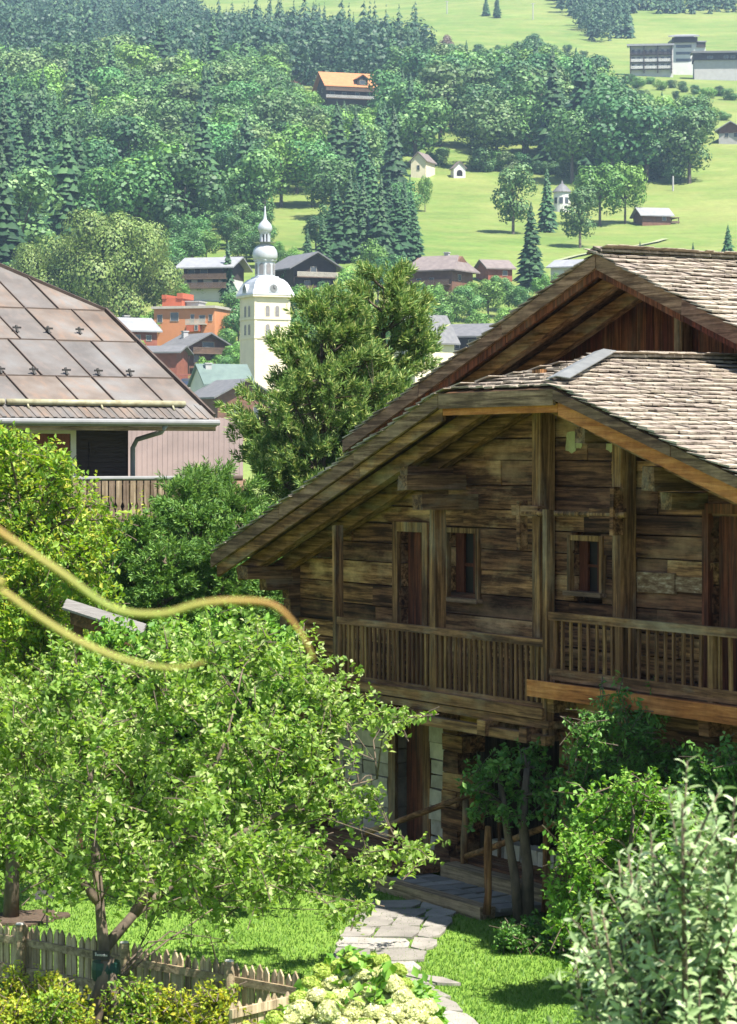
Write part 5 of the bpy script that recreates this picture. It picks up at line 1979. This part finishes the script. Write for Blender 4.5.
def head_mesh(mat):
    n = 520
    d = rand_unit(n)
    d[:, 2] = np.abs(d[:, 2]) * 1.1 - .35
    d = unit(d)
    lump = 1 + .06 * np.sin(d[:, 0] * 7 + 1) * np.sin(d[:, 1] * 8) * 1.2
    P0 = d * np.array([.105, .105, .085]) * lump[:, None] * nrg.uniform(.93, 1.05, n)[:, None]
    P0 = P0 * nrg.uniform(.9, 1.06, n)[:, None]
    d = unit(d + nrg.normal(0, .5, (n, 3)))
    t1 = unit(np.cross(d, rand_unit(n)))
    V = np.empty((n, 4, 4, 3))
    polys = []
    t2 = np.cross(d, t1)
    for k in range(4):
        a_ = k * math.pi / 2
        dr = t1 * math.cos(a_) + t2 * math.sin(a_)
        sd = -t1 * math.sin(a_) + t2 * math.cos(a_)
        V[:, k, 0] = P0
        V[:, k, 1] = P0 + dr * .013 + sd * .011 + d * .003
        V[:, k, 2] = P0 + dr * .024 - d * .002
        V[:, k, 3] = P0 + dr * .013 - sd * .011 + d * .003
    mb_ = MB()
    mb_.lathe((0, 0, 0), [(.01, -.03), (.06, -.025), (.078, 0), (.072, .03), (.046, .054), (.01, .064)], 12)
    cv = np.array(mb_.v)
    cf = np.array([f for f in mb_.f if len(f) == 4]) + n * 16
    return np_obj('flower_head', np.concatenate([V.reshape(-1, 3), cv]), [np.arange(n * 16).reshape(-1, 4), cf], mat, HY)


h1, h2 = head_mesh(M['petal']), head_mesh(M['petal_lime'])
heads = [(352, 958, 1), (372, 962, 1), (338, 966, 1), (322, 972, 1), (345, 976, 0), (332, 985, 0), (356, 985, 0), (380, 976, 0), (392, 985, 0), (370, 990, 0), (312, 985, 1), (318, 998, 0), (342, 1000, 0), (360, 1003, 0), (384, 1000, 0), (402, 998, 0), (410, 1008, 0), (398, 970, 1), (405, 985, 1), (330, 1012, 0), (350, 1015, 0), (375, 1015, 0), (395, 1014, 0), (418, 1018, 0), (300, 1012, 0), (310, 1018, 0), (292, 1022, 0), (276, 1020, 1), (300, 1000, 1), (340, 1026, 0), (365, 1028, 0), (388, 1028, 0), (412, 1030, 0), (432, 1026, 0), (320, 1030, 0), (382, 962, 1), (360, 972, 1), (328, 1002, 1), (365, 978, 0), (285, 1034, 0), (425, 1010, 0)]
used1 = used2 = False
for i, (px, py, k) in enumerate(heads):
    src = h2 if k else h1
    if (k and not used2) or (not k and not used1):
        o = src
        used2, used1 = used2 or bool(k), used1 or not k
    else:
        o = src.copy()
        COL.objects.link(o)
        o.parent = HY
    Y = 23.85 + (1000 - py) * .008 + rng.uniform(-.1, .1)
    o.location = at(px, py, Y) - hyb
    s_ = (.8 if k else 1.0) * rng.uniform(.85, 1.15)
    o.scale = (s_, s_, s_ * rng.uniform(.9, 1.05))
    o.rotation_euler = (rng.uniform(.1, .5), rng.uniform(-.3, .3), rng.uniform(0, 6))

# --- long arching shoots close to the lens
M['shoot'] = plain('yellow_green_shoot', (.42, .46, .09), (.5, .3, .1), 3.5, .6)
m, nt = new_mat('arching_shoot')
f = noise_tex(nt, mapped(nt), 2.2, 2, .5)
cc = ramp(nt, f, [(.35, (.3, .15, .04)), (.5, (.28, .25, .06)), (.65, (.17, .26, .045))])
finish(nt, cc, .6)
M['shoot'] = m


def smooth_path(P, n=10):
    out = []
    P = [Vector(p) for p in P]
    for i in range(len(P) - 1):
        p0, p1, p2, p3 = P[max(i - 1, 0)], P[i], P[i + 1], P[min(i + 2, len(P) - 1)]
        for k in range(n):
            t = k / n
            out.append(.5 * ((2 * p1) + (-p0 + p2) * t + (2 * p0 - 5 * p1 + 4 * p2 - p3) * t * t + (-p0 + 3 * p1 - 3 * p2 + p3) * t ** 3))
    out.append(P[-1])
    return out


for pts, lab, gx_ in (([(-40, 500), (0, 532), (60, 572), (112, 608), (160, 614), (200, 604), (240, 601), (275, 606), (300, 632), (314, 660)], 'upper blurred yellow green shoot arching across the left shrubs close to the lens', -1.7),
                      ([(-40, 570), (0, 590), (40, 618), (80, 642), (125, 660), (170, 668), (205, 662)], 'lower blurred yellow green shoot curving over the left shrubs close to the lens', -1.9)):
    Y = 4.2
    P = [at(a_, b_, Y) for a_, b_ in pts]
    P = [Vector((gx_, Y + .3, 0)), Vector((gx_ - .05, Y + .25, 2.5)), Vector((gx_ + .1, Y + .15, 5.0)), Vector((gx_ + .6, Y + .05, P[0].z + .12))] + P
    sp = smooth_path(P)
    n = len(sp)
    m_ = MB()
    m_.tube(sp, [.0056 if i < n * .75 else .0056 - .004 * (i - n * .75) / (n * .25) for i in range(n)], 8)
    o = m_.build('arching_shoot', M['shoot'], None, True)
    tag(o, lab, 'plant shoot')
# ------------------------------------------------------------------ far trees
FG = [leaf_mat('far_leaf_green', (.032, .105, .026), (.085, .2, .05), (.15, .285, .08), .14, .36, hue=.015),
      leaf_mat('far_leaf_olive', (.05, .115, .032), (.12, .205, .062), (.19, .27, .1), .14, .34, hue=.015),
      leaf_mat('far_leaf_dark', (.02, .07, .024), (.052, .13, .04), (.095, .185, .06), .14, .3, hue=.015),
      leaf_mat('far_leaf_bright', (.065, .17, .024), (.14, .28, .045), (.21, .35, .085), .14, .25, hue=.012)]
MC = leaf_mat('far_needle', (.014, .05, .018), (.036, .095, .032), (.065, .14, .045), .15, .3, hue=.012)
MCL = leaf_mat('far_leaf_light', (.085, .15, .03), (.165, .235, .055), (.24, .3, .09), .2, .15)
MP = leaf_mat('far_leaf_brown', (.11, .075, .06), (.19, .14, .11), (.24, .19, .14), .2)


def far_decid(seed, mat, wide=.34, tall=.44, fine=1.0):
    r = np.random.default_rng(seed)
    H = 20.0
    nb = 17
    d = unit(r.normal(size=(nb, 3)))
    rad = r.uniform(.35, .92, nb) ** .6
    C = np.array([0, 0, H * .53]) + d * rad[:, None] * np.array([wide, wide, tall]) * H * .78
    br = r.uniform(.11, .19, nb) * H
    br[d[:, 2] > .6] *= .85
    P, Nn = [], []
    for c, b in zip(C, br):
        n = int(150 * fine * (b / (.13 * H)) ** 2)
        dd = unit(r.normal(size=(n, 3)) + np.array([0, 0, .25]))
        P.append(c + dd * b * r.uniform(.72, 1.08, n)[:, None])
        Nn.append(dd)
    P, Nn = np.concatenate(P), np.concatenate(Nn)
    n = len(P)
    Nn = unit(Nn + r.normal(0, .2, (n, 3)))
    T = unit(np.cross(Nn, r.normal(size=(n, 3))))
    B = np.cross(Nn, T)
    s = (r.uniform(.2, .46, n) * H / 20 / fine ** .5)[:, None]
    V = np.empty((n, 5, 3))
    for k in range(5):
        a = 2 * math.pi * k / 5
        j = r.uniform(.6, 1.25, n)[:, None]
        V[:, k] = P + (T * math.cos(a) + B * math.sin(a)) * s * j + Nn * s * .25 * (k % 2)
    t = thing('deciduous_tree', 'x', 'tree')
    m = MB()
    m.tube([(0, 0, -2), (.1, 0, H * .25), (0, .1, H * .6)], [.45, .35, .15], 6)
    for c in C[:7]:
        m.tube([(0, 0, H * .3), tuple((np.array([0, 0, H * .35]) + c) / 2), tuple(c)], [.2, .14, .06], 4, False)
    m.build('trunk', M['bark_far'], t)
    np_obj('crown', V.reshape(-1, 3), [np.arange(n * 5).reshape(-1, 5)], mat, t)
    return t


def far_conifer(seed, mat, wide=.19, H=24.0, lev=36, nbr=15, steep=1.0):
    r = np.random.default_rng(seed)
    V, F4 = [], []
    for li in range(lev):
        f = li / (lev - 1)
        z0 = H * (.06 + .92 * f)
        rad = H * wide * (1 - f) ** .85 * r.uniform(.85, 1.12) + .25
        if f < .12:
            rad *= .75 + f * 2
        n = max(5, int(nbr * (1 - f * .5)))
        a0 = r.uniform(0, 6.28)
        for k in range(n):
            a = a0 + 2 * math.pi * k / n + r.normal(0, .15)
            rr = rad * r.uniform(.5, 1.15)
            z = z0 + r.uniform(-.6, .6) * H / lev
            dx, dy = math.cos(a), math.sin(a)
            sx, sy = -dy, dx
            w = rr * r.uniform(.17, .34) + .1
            dz = -rr * r.uniform(.3, .6) * steep
            b = len(V)
            V += [(0, 0, z + .35), (dx * rr * .55 + sx * w, dy * rr * .55 + sy * w, z + dz * .65 - .25), (dx * rr, dy * rr, z + dz), (dx * rr * .55 - sx * w, dy * rr * .55 - sy * w, z + dz * .65 - .25), (dx * rr * .6, dy * rr * .6, z + dz * .3 + .3)]
            F4 += [(b, b + 1, b + 4), (b, b + 4, b + 3), (b + 1, b + 2, b + 4), (b + 4, b + 2, b + 3)]
    b = len(V)
    return np.array(V), np.array(F4), H


def conifer_thing(seed, mat, **kw):
    V, Fc, H = far_conifer(seed, mat, **kw)
    t = thing('conifer_tree', 'x', 'tree')
    m = MB()
    m.tube([(0, 0, -2), (0, 0, H * .5), (0, 0, H * .99)], [.35, .2, .04], 6)
    m.build('trunk', M['bark_far'], t)
    np_obj('crown', V, [Fc], mat, t)
    return t


dec = [far_decid(11, FG[0]), far_decid(12, FG[0], .3, .45), far_decid(13, FG[1], .36, .4), far_decid(14, FG[1], .28, .48), far_decid(15, FG[2], .34, .42), far_decid(16, FG[2], .3, .45), far_decid(17, FG[3], .37, .4), far_decid(18, FG[3], .33, .42), far_decid(19, MP, .3, .42)]
con = [conifer_thing(21, MC), conifer_thing(22, MC, wide=.16), conifer_thing(23, MC, wide=.23)]
lig = [far_decid(24, MCL, .21, .52, 3.5), far_decid(25, MCL, .25, .5, 3.5)]
PROTO = {'d': (dec[0:2], 20), 'o': (dec[2:4], 20), 'k': (dec[4:6], 20), 'b': (dec[6:8], 20), 'p': (dec[8:9], 20), 'c': (con[0:3], 24), 'l': (lig, 20)}
fresh = set(id(o) for v in PROTO.values() for o in v[0])
ntree = 0
frg = random.Random(17)


def tree(kind, px, yb, hp, wf=1.0, label=None, group=None):
    """a far tree by its foot in the picture and its height in pixels"""
    global ntree
    ps, H = PROTO[kind]
    src = frg.choice(ps)
    p = G(px, yb)
    h = hp * p.y / F
    s = h / H
    src_id = id(src)
    if src_id in fresh:
        fresh.discard(src_id)
        o = src
        o.location = p
        o.rotation_euler = (0, 0, frg.uniform(0, 6.28))
        o.scale = (s * wf, s * wf, s)
        o['label'] = label
        if group:
            o['group'] = group
    else:
        o = copy_tree(src, p, frg.uniform(0, 6.28), (s * wf, s * wf, s), label, group)
        if not group and 'group' in o:
            del o['group']
    if 'bush' in (label or ''):
        o.name = 'bush'
        o.location.z -= .24 * h
    ntree += 1
    return o


LABEL = {'d': 'mid green round crowned broadleaf tree', 'o': 'olive green broadleaf tree', 'k': 'dark green broadleaf tree', 'b': 'bright green broadleaf tree', 'p': 'brownish leafed tree', 'c': 'dark pointed spruce', 'l': 'light green feathery tree'}
KEEP = [(312, 380, 102), (284, 314, 82), (324, 354, 78), (622, 740, 73), (716, 740, 138), (408, 470, 176)]


def skyline(px):
    P_ = [(-50, -60), (165, -20), (170, 8), (300, 14), (345, 24), (400, 18), (430, 34), (500, 40), (535, 28), (560, 44), (590, 46), (620, 76), (685, 94), (695, 84), (800, 84)]
    for (a_, ya), (b_, yb_) in zip(P_, P_[1:]):
        if px <= b_:
            return ya + (yb_ - ya) * (px - a_) / (b_ - a_)
    return 0


def clear(px, yb, h, KK=None):
    if KK is None:
        h = max(12, min(h, yb - skyline(px) - frg.uniform(0, 12)))
    for x0, x1, yl in (KK or KEEP):
        if x0 - 8 < px < x1 + 8 and yb > yl:
            h = min(h, max(10, yb - yl + 1))
    return h


VK = [(440, 515, 346), (188, 222, 326), (196, 216, 352), (188, 218, 286), (304, 324, 280), (412, 470, 280)]


# picked trees
picked = [
    ('c', 486, 16, 20, 1.2, 'small round dark tree, left of two on the high meadow'), ('c', 497, 18, 26, 1.3, 'larger dark tree, right of two on the high meadow'),
    ('c', 531, 290, 88, 1.25, 'tall dark spruce standing alone at the meadow foot above the chalet roof'),
    ('o', 513, 234, 76, 1.0, 'tall loose pale tree on the meadow left of the round chapel'), ('c', 547, 232, 66, .95, 'slender spruce beside the round white chapel'),
    ('o', 580, 248, 68, 1.0, 'rounded grey green willow in front of the meadow hut trees'), ('b', 600, 226, 72, 1.05, 'big bright green tree, left of two behind the meadow hut'), ('b', 625, 224, 70, .9, 'big bright green tree, right of two beside the meadow hut'),
    ('c', 728, 254, 30, 1.1, 'small young spruce on the meadow at the right edge'), ('c', 693, 254, 12, 1.1, 'tiny young spruce on the meadow above the roof ridge'), ('c', 640, 252, 11, 1.0, 'tiny spruce sapling below the meadow hut'),
    ('c', 228, 302, 62, .75, 'narrow spruce in front of the pale roofed chalet left of the spire'),
    ('b', 205, 299, 26, 1.3, 'low rounded bright bush above the orange building'),
    ('c', 355, 84, 0, 1, None),
    ('l', 60, 335, 112, 1.05, None), ('l', 100, 340, 145, .9, None), ('l', 128, 338, 140, .9, None), ('l', 155, 330, 118, .9, None), ('l', 30, 330, 96, 1.0, None),
    ('p', 88, 212, 40, 1.0, 'brownish tree among dark spruces in the left wood'), ('p', 85, 98, 26, 1.6, 'brown leafless looking tree at the left wood top'),
    ('p', 540, 118, 44, .8, 'brownish bare tree in the right wood centre'), ('p', 447, 66, 36, .8, 'brown tinged tree at the top of the right wood'), ('p', 686, 135, 26, 1.3, 'brownish bush in the wood under the hotel'),
    ('d', 172, 274, 40, 1.2, None), ('d', 192, 268, 44, 1.2, None), ('b', 206, 262, 36, 1.2, None), ('d', 158, 282, 50, 1.2, None), ('d', 238, 264, 34, 1.3, None), ('k', 256, 262, 34, 1.2, None), ('d', 250, 246, 40, 1.2, None), ('o', 238, 240, 40, 1.2, None), ('k', 186, 246, 48, 1.2, None), ('d', 200, 240, 44, 1.2, None), ('d', 262, 236, 40, 1.1, None), ('d', 222, 228, 40, 1.2, None), ('k', 316, 250, 36, 1.3, None), ('d', 328, 240, 40, 1.2, None),
    ('b', 425, 212, 42, .5, 'slim birch at the meadow left edge'),
]
for q in picked:
    if q[3] == 0:
        continue
    if q[5] is None:
        if q[0] == 'l':
            tree(*q[:5], 'tall light green feathery tree in the row above the brown metal roof', 'light feathery trees above the brown roof')
        else:
            tree(*q[:5], LABEL[q[0]] + ' at the wood foot left of the church spire', 'trees at the foot of the wood left of the spire')
    else:
        tree(*q[:6])
# spruces of the two dark groups beside the left meadow
for px, yb, h in ((306, 268, 38), (322, 270, 52), (338, 262, 74), (352, 262, 88), (366, 262, 84), (380, 264, 92), (394, 262, 80), (407, 262, 70), (416, 262, 60), (388, 236, 66), (372, 232, 70), (402, 238, 60), (358, 236, 60), (412, 240, 50), (346, 238, 50)):
    tree('c', px + frg.uniform(-3, 3), yb, h * frg.uniform(.92, 1.08), frg.uniform(.95, 1.2), 'dark spruce of the dense clump left of the meadow', 'spruces in the clump left of the meadow')
# bushes and trees between the village houses
for k, px, yb, h in (('b', 300, 322, 46), ('b', 325, 318, 50), ('d', 305, 290, 44), ('b', 352, 312, 52), ('d', 378, 305, 54), ('b', 372, 280, 46), ('d', 395, 290, 40), ('b', 425, 330, 50), ('b', 452, 332, 46), ('d', 470, 322, 42), ('b', 490, 318, 44), ('d', 508, 312, 40),
                     ('b', 440, 312, 30), ('b', 470, 300, 24), ('d', 520, 316, 34), ('b', 545, 304, 34), ('d', 495, 296, 24), ('b', 478, 340, 34), ('b', 505, 338, 36), ('d', 530, 326, 34), ('k', 455, 350, 36), ('b', 408, 336, 44), ('d', 415, 316, 34), ('b', 555, 294, 24), ('b', 300, 345, 40), ('b', 220, 340, 50), ('d', 236, 330, 44), ('d', 228, 352, 46), ('b', 130, 332, 30), ('b', 160, 336, 34),
                     ('d', 175, 340, 28), ('b', 205, 382, 28), ('d', 224, 382, 30), ('b', 320, 360, 44), ('d', 292, 296, 34), ('b', 180, 305, 26), ('d', 60, 300, 56), ('d', 18, 312, 60), ('b', 245, 262, 34), ('k', 262, 268, 40), ('d', 285, 282, 36), ('d', 340, 330, 50), ('b', 365, 335, 40), ('d', 395, 345, 50), ('k', 155, 302, 40), ('k', 175, 290, 36), ('d', 178, 262, 54), ('d', 196, 256, 46), ('o', 186, 250, 50), ('d', 250, 258, 36), ('d', 240, 250, 40), ('k', 228, 246, 40), ('d', 262, 252, 34), ('b', 276, 262, 24), ('b', 292, 268, 24), ('b', 168, 341, 26), ('d', 186, 343, 20), ('b', 228, 352, 56), ('d', 238, 346, 50), ('b', 150, 344, 34), ('b', 215, 372, 34), ('d', 206, 398, 26), ('b', 240, 392, 30), ('b', 140, 362, 24), ('d', 245, 318, 30), ('b', 205, 300, 26), ('d', 168, 322, 26), ('b', 235, 372, 34), ('d', 142, 346, 26), ('b', 262, 300, 24), ('k', 320, 300, 30), ('b', 335, 296, 26), ('d', 418, 300, 26), ('b', 440, 302, 22), ('b', 462, 306, 24), ('b', 200, 342, 22), ('b', 440, 338, 40), ('b', 425, 352, 40), ('d', 380, 352, 50)):
    tree(k, px + frg.uniform(-2, 2), yb, clear(px, yb, h, VK), frg.uniform(.95, 1.2), LABEL[k] + ' among the village houses below the meadow', 'trees among the village houses')


# bushes round the hotel and along the wood edge
hrg = random.Random(23)
for px, yb, h in ((628, 84, 16), (638, 88, 18), (650, 84, 12), (660, 90, 16), (672, 88, 13), (684, 92, 16), (696, 94, 14), (708, 98, 17), (718, 96, 15), (730, 100, 18), (712, 118, 18), (724, 120, 15)):
    tree(hrg.choice('dkb'), px, yb, h, 1.5, 'low round bush on the slope around the hotel', 'bushes around the hotel')
x = 432
while x < 676:
    yb = 168 + (x - 432) * .055 + hrg.uniform(-4, 3)
    tree(hrg.choice('kkdo'), x, yb, hrg.uniform(20, 36), hrg.uniform(1.2, 1.5), 'low bushy tree at the lower edge of the wood above the meadow', 'bushes along the wood edge') if not 445 < x < 470 else None
    x += hrg.uniform(9, 19)


# woods on the slope, back to front
def zone_left(px, yb):
    if px > 420:
        return None
    lim = 292 if px < 45 else (262 if px < 200 else (214 if px < 238 else (236 if px < 272 else (208 if px < 318 else 232))))
    if yb > lim or yb < 92:
        return None
    if 305 < px < 385 and 88 < yb < 112:
        return None
    k = frg.random()
    dark = 0
    if px < 60 and 150 < yb < 270:
        dark = .6
    if 68 < px < 112 and 110 < yb < 190:
        dark = .55
    if 195 < px < 215 or 320 < px < 420 and yb > 150:
        dark = .5
    if px > 365 and yb < 130:
        dark = .75
    if k < dark + .09:
        return 'c'
    if yb < 135 and px < 300:
        return frg.choice('ddboo')
    return frg.choice('ddddoookb')


def zone_right(px, yb):
    lo = 52 if px < 585 else (100 if px < 690 else 106)
    hi = 162 if px < 475 else (178 if px < 560 else 190)
    if px > 702:
        return None
    if px < 398 or yb < lo or yb > hi:
        return None
    if 410 < px < 468 and 150 < yb:
        return None
    k = frg.random()
    if k < (.35 if (px < 420 or yb < 80 and px < 520) else .07):
        return 'c'
    return frg.choice('ddddkkkob')


cnt = 0
rowy = []
y = 54.0
while y < 292:
    rowy.append(y)
    y += 7.4 + (y - 54) * .045
for y in rowy:
    step = 23 + (y - 54) * .1
    x = -22 + frg.uniform(0, step)
    while x < 737:
        yy_ = y + frg.uniform(-3.5, 3.5)
        for zn, nm, gp in ((zone_left, 'in the dense wood on the slope behind the church', 'trees of the wood behind the church'), (zone_right, 'in the wood on the slope below the hotel', 'trees of the wood below the hotel')):
            k = zn(x, yy_)
            if k:
                Yd = G(x, yy_).y
                hm = frg.uniform(19, 27) if k != 'c' else frg.uniform(24, 33)
                tree(k, x, yy_, clear(x, yy_, hm * (1.18 if x > 430 else 1) * F / Yd), frg.uniform(1.05, 1.35) if k != 'c' else frg.uniform(.9, 1.25), LABEL[k] + ' ' + nm, gp)
                cnt += 1
        x += step * frg.uniform(.8, 1.2)
print('wood trees', cnt, 'all far trees', ntree)

# ridge of spruces behind, dense enough to read as one mass
def low_decid(seed):
    r = np.random.default_rng(seed)
    H = 22.0
    V, Fc = [], []
    for q in range(9):
        d = unit(r.normal(size=(1, 3)))[0]
        c = np.array([0, 0, H * .5]) + d * np.array([.2, .2, .3]) * H * r.uniform(.5, 1)
        b = H * r.uniform(.14, .2)
        for j in range(26):
            n_ = unit(r.normal(size=(1, 3)))[0]
            t_ = unit(np.cross(n_, r.normal(size=3))[None])[0]
            s_ = np.cross(n_, t_)
            p_ = c + n_ * b * r.uniform(.8, 1.05)
            w_ = r.uniform(.5, 1.0)
            k0 = len(V)
            V += [tuple(p_ + t_ * w_), tuple(p_ + s_ * w_), tuple(p_ - t_ * w_), tuple(p_ - s_ * w_)]
            Fc += [(k0, k0 + 1, k0 + 2), (k0, k0 + 2, k0 + 3)]
    return np.array(V), np.array(Fc), H


LD = [low_decid(40 + i) for i in range(3)]
LV = [far_conifer(31 + i, None, wide=w, H=22.0, lev=13, nbr=8, steep=1.7) for i, w in enumerate((.18, .22, .15))]


def broad(px, yb):
    return max(0, min(.85, .3 + (yb - 25) / 90)) if px < 420 else .25


def forest(name, label, spots, mat):
    Vs, Fs, n = [], [], 0
    for (px, yb, h) in spots:
        rnd = frg.random() < broad(px, yb)
        V, Fc, H = frg.choice(LD if rnd else LV)
        h = h * .8 if rnd else h
        p = G(px, yb)
        s = h / H
        a = frg.uniform(0, 6.28)
        c, sn = math.cos(a), math.sin(a)
        w = s * frg.uniform(.95, 1.35)
        q = np.stack([(V[:, 0] * c - V[:, 1] * sn) * w + p.x, (V[:, 0] * sn + V[:, 1] * c) * w + p.y, V[:, 2] * s + p.z - .8], 1)
        Vs.append(q)
        Fs.append(Fc + n)
        n += len(V)
    o = np_obj(name, np.concatenate(Vs), [np.concatenate(Fs)], mat)
    tag(o, label, 'forest', kind='stuff')
    return o


mf = leaf_mat('forest_needle', (.012, .045, .022), (.034, .085, .036), (.08, .15, .055), .15)
sp = []
yb = -14.0
while yb < 104:
    x = -30
    while x < 200:
        if not (95 + (yb - 50) * -.35 < x < 122 + (yb - 50) * -.5 and 46 < yb < 84) and x < 172 - max(0, (14 - yb)) * .0 + (yb > 14) * 30:
            if mnoise.noise(Vector((x / 40, yb / 22, 4))) > -.42:
                sp.append((x, yb + frg.uniform(-3, 3), frg.uniform(12, 28)))
        x += frg.uniform(4, 13)
    yb += 4.2
forest('spruce_forest', 'hazy blue green spruce forest covering the far slope at upper left', sp, mf)
sp = []
yb = 26.0
while yb < 92:
    x = 165
    while x < 425:
        top = 30 + 14 * math.sin(x * .021 + 1.2) * .4 + (26 if x > 372 else 0)
        if yb > top and x < 425 - max(0, yb - 70) * 2:
            sp.append((x, yb + frg.uniform(-3, 3), max(9, min(frg.uniform(13, 30), yb - skyline(x) - frg.uniform(0, 8)))))
        x += frg.uniform(4, 12)
    yb += 4.4
forest('spruce_forest', 'darker spruce belt along the crest below the high meadow', sp, mf)
sp = []
yb = -12.0
while yb < 44:
    x = 548
    while x < 760:
        lo_edge = 552 + yb * .85
        in_meadow = x > 640 and 14 + (x - 640) * .05 < yb + 0 and yb < 50 and x > 640 - (yb - 16) * .2
        if x > lo_edge and not in_meadow and yb < (48 if x < 632 else 16):
            sp.append((x, yb + frg.uniform(-2, 2), frg.uniform(14, 23)))
        x += frg.uniform(6, 11)
    yb += 4.0
forest('spruce_forest', 'hazy spruce forest at the upper right corner above the hotel', sp, mf)

# ------------------------------------------------------------------ camera, light, air
cam = bpy.data.cameras.new('camera')
cam.sensor_fit = 'VERTICAL'
cam.sensor_height = 24
cam.lens = F * 24 / 1024
cam.shift_y = (HZ - 512) / 1024
cam.clip_start = .2
cam.clip_end = 6000
cam.dof.use_dof = True
cam.dof.focus_distance = 60
cam.dof.aperture_fstop = 4.6
co = bpy.data.objects.new('camera', cam)
co.location = (0, 0, ZC)
co.rotation_euler = (R(90), 0, 0)
COL.objects.link(co)
scene.camera = co

SUN_EL, SUN_AZ = 60.0, math.degrees(math.atan2(.68, -.73))      # azimuth from +Y towards +X
az = R(SUN_AZ)
sdir = Vector((math.sin(az) * math.cos(R(SUN_EL)), math.cos(az) * math.cos(R(SUN_EL)), math.sin(R(SUN_EL))))
sun = bpy.data.lights.new('sun', 'SUN')
sun.energy = 4.8
sun.angle = R(.55)
sun.color = (1.0, .955, .87)
so_ = bpy.data.objects.new('sun', sun)
so_.rotation_euler = sdir.to_track_quat('Z', 'Y').to_euler()
COL.objects.link(so_)
w = bpy.data.worlds.new('World')
scene.world = w
w.use_nodes = True
nt = w.node_tree
bg = nt.nodes['Background']
sk = nt.nodes.new('ShaderNodeTexSky')
sk.sky_type = 'NISHITA'
sk.sun_disc = False
sk.sun_elevation = R(SUN_EL)
sk.sun_rotation = az
sk.altitude = 1100
nt.links.new(sk.outputs[0], bg.inputs[0])
bg.inputs[1].default_value = .08

# air
hz = MB()
hz.box(-1100, 1100, -45, 2330, -16, 560)
mh, nt = new_mat('haze')
pv = N(nt, 'ShaderNodeVolumePrincipled')
pv.inputs['Color'].default_value = (.55, .76, 1, 1)
pv.inputs['Density'].default_value = .00012
pv.inputs['Anisotropy'].default_value = .1
oo = N(nt, 'ShaderNodeOutputMaterial')
nt.links.new(pv.outputs[0], oo.inputs['Volume'])
ho = hz.build('haze', mh)
ho['kind'] = 'stuff'

scene.render.engine = 'CYCLES'
scene.cycles.use_denoising = True
scene.cycles.max_bounces = 6
scene.cycles.diffuse_bounces = 3
scene.cycles.glossy_bounces = 2
scene.cycles.transmission_bounces = 3
scene.cycles.transparent_max_bounces = 8
scene.cycles.volume_bounces = 0
scene.cycles.caustics_reflective = False
scene.cycles.caustics_refractive = False
scene.view_settings.view_transform = 'Standard'
scene.view_settings.look = 'None'
scene.view_settings.exposure = 1.55
scene.view_settings.gamma = 1
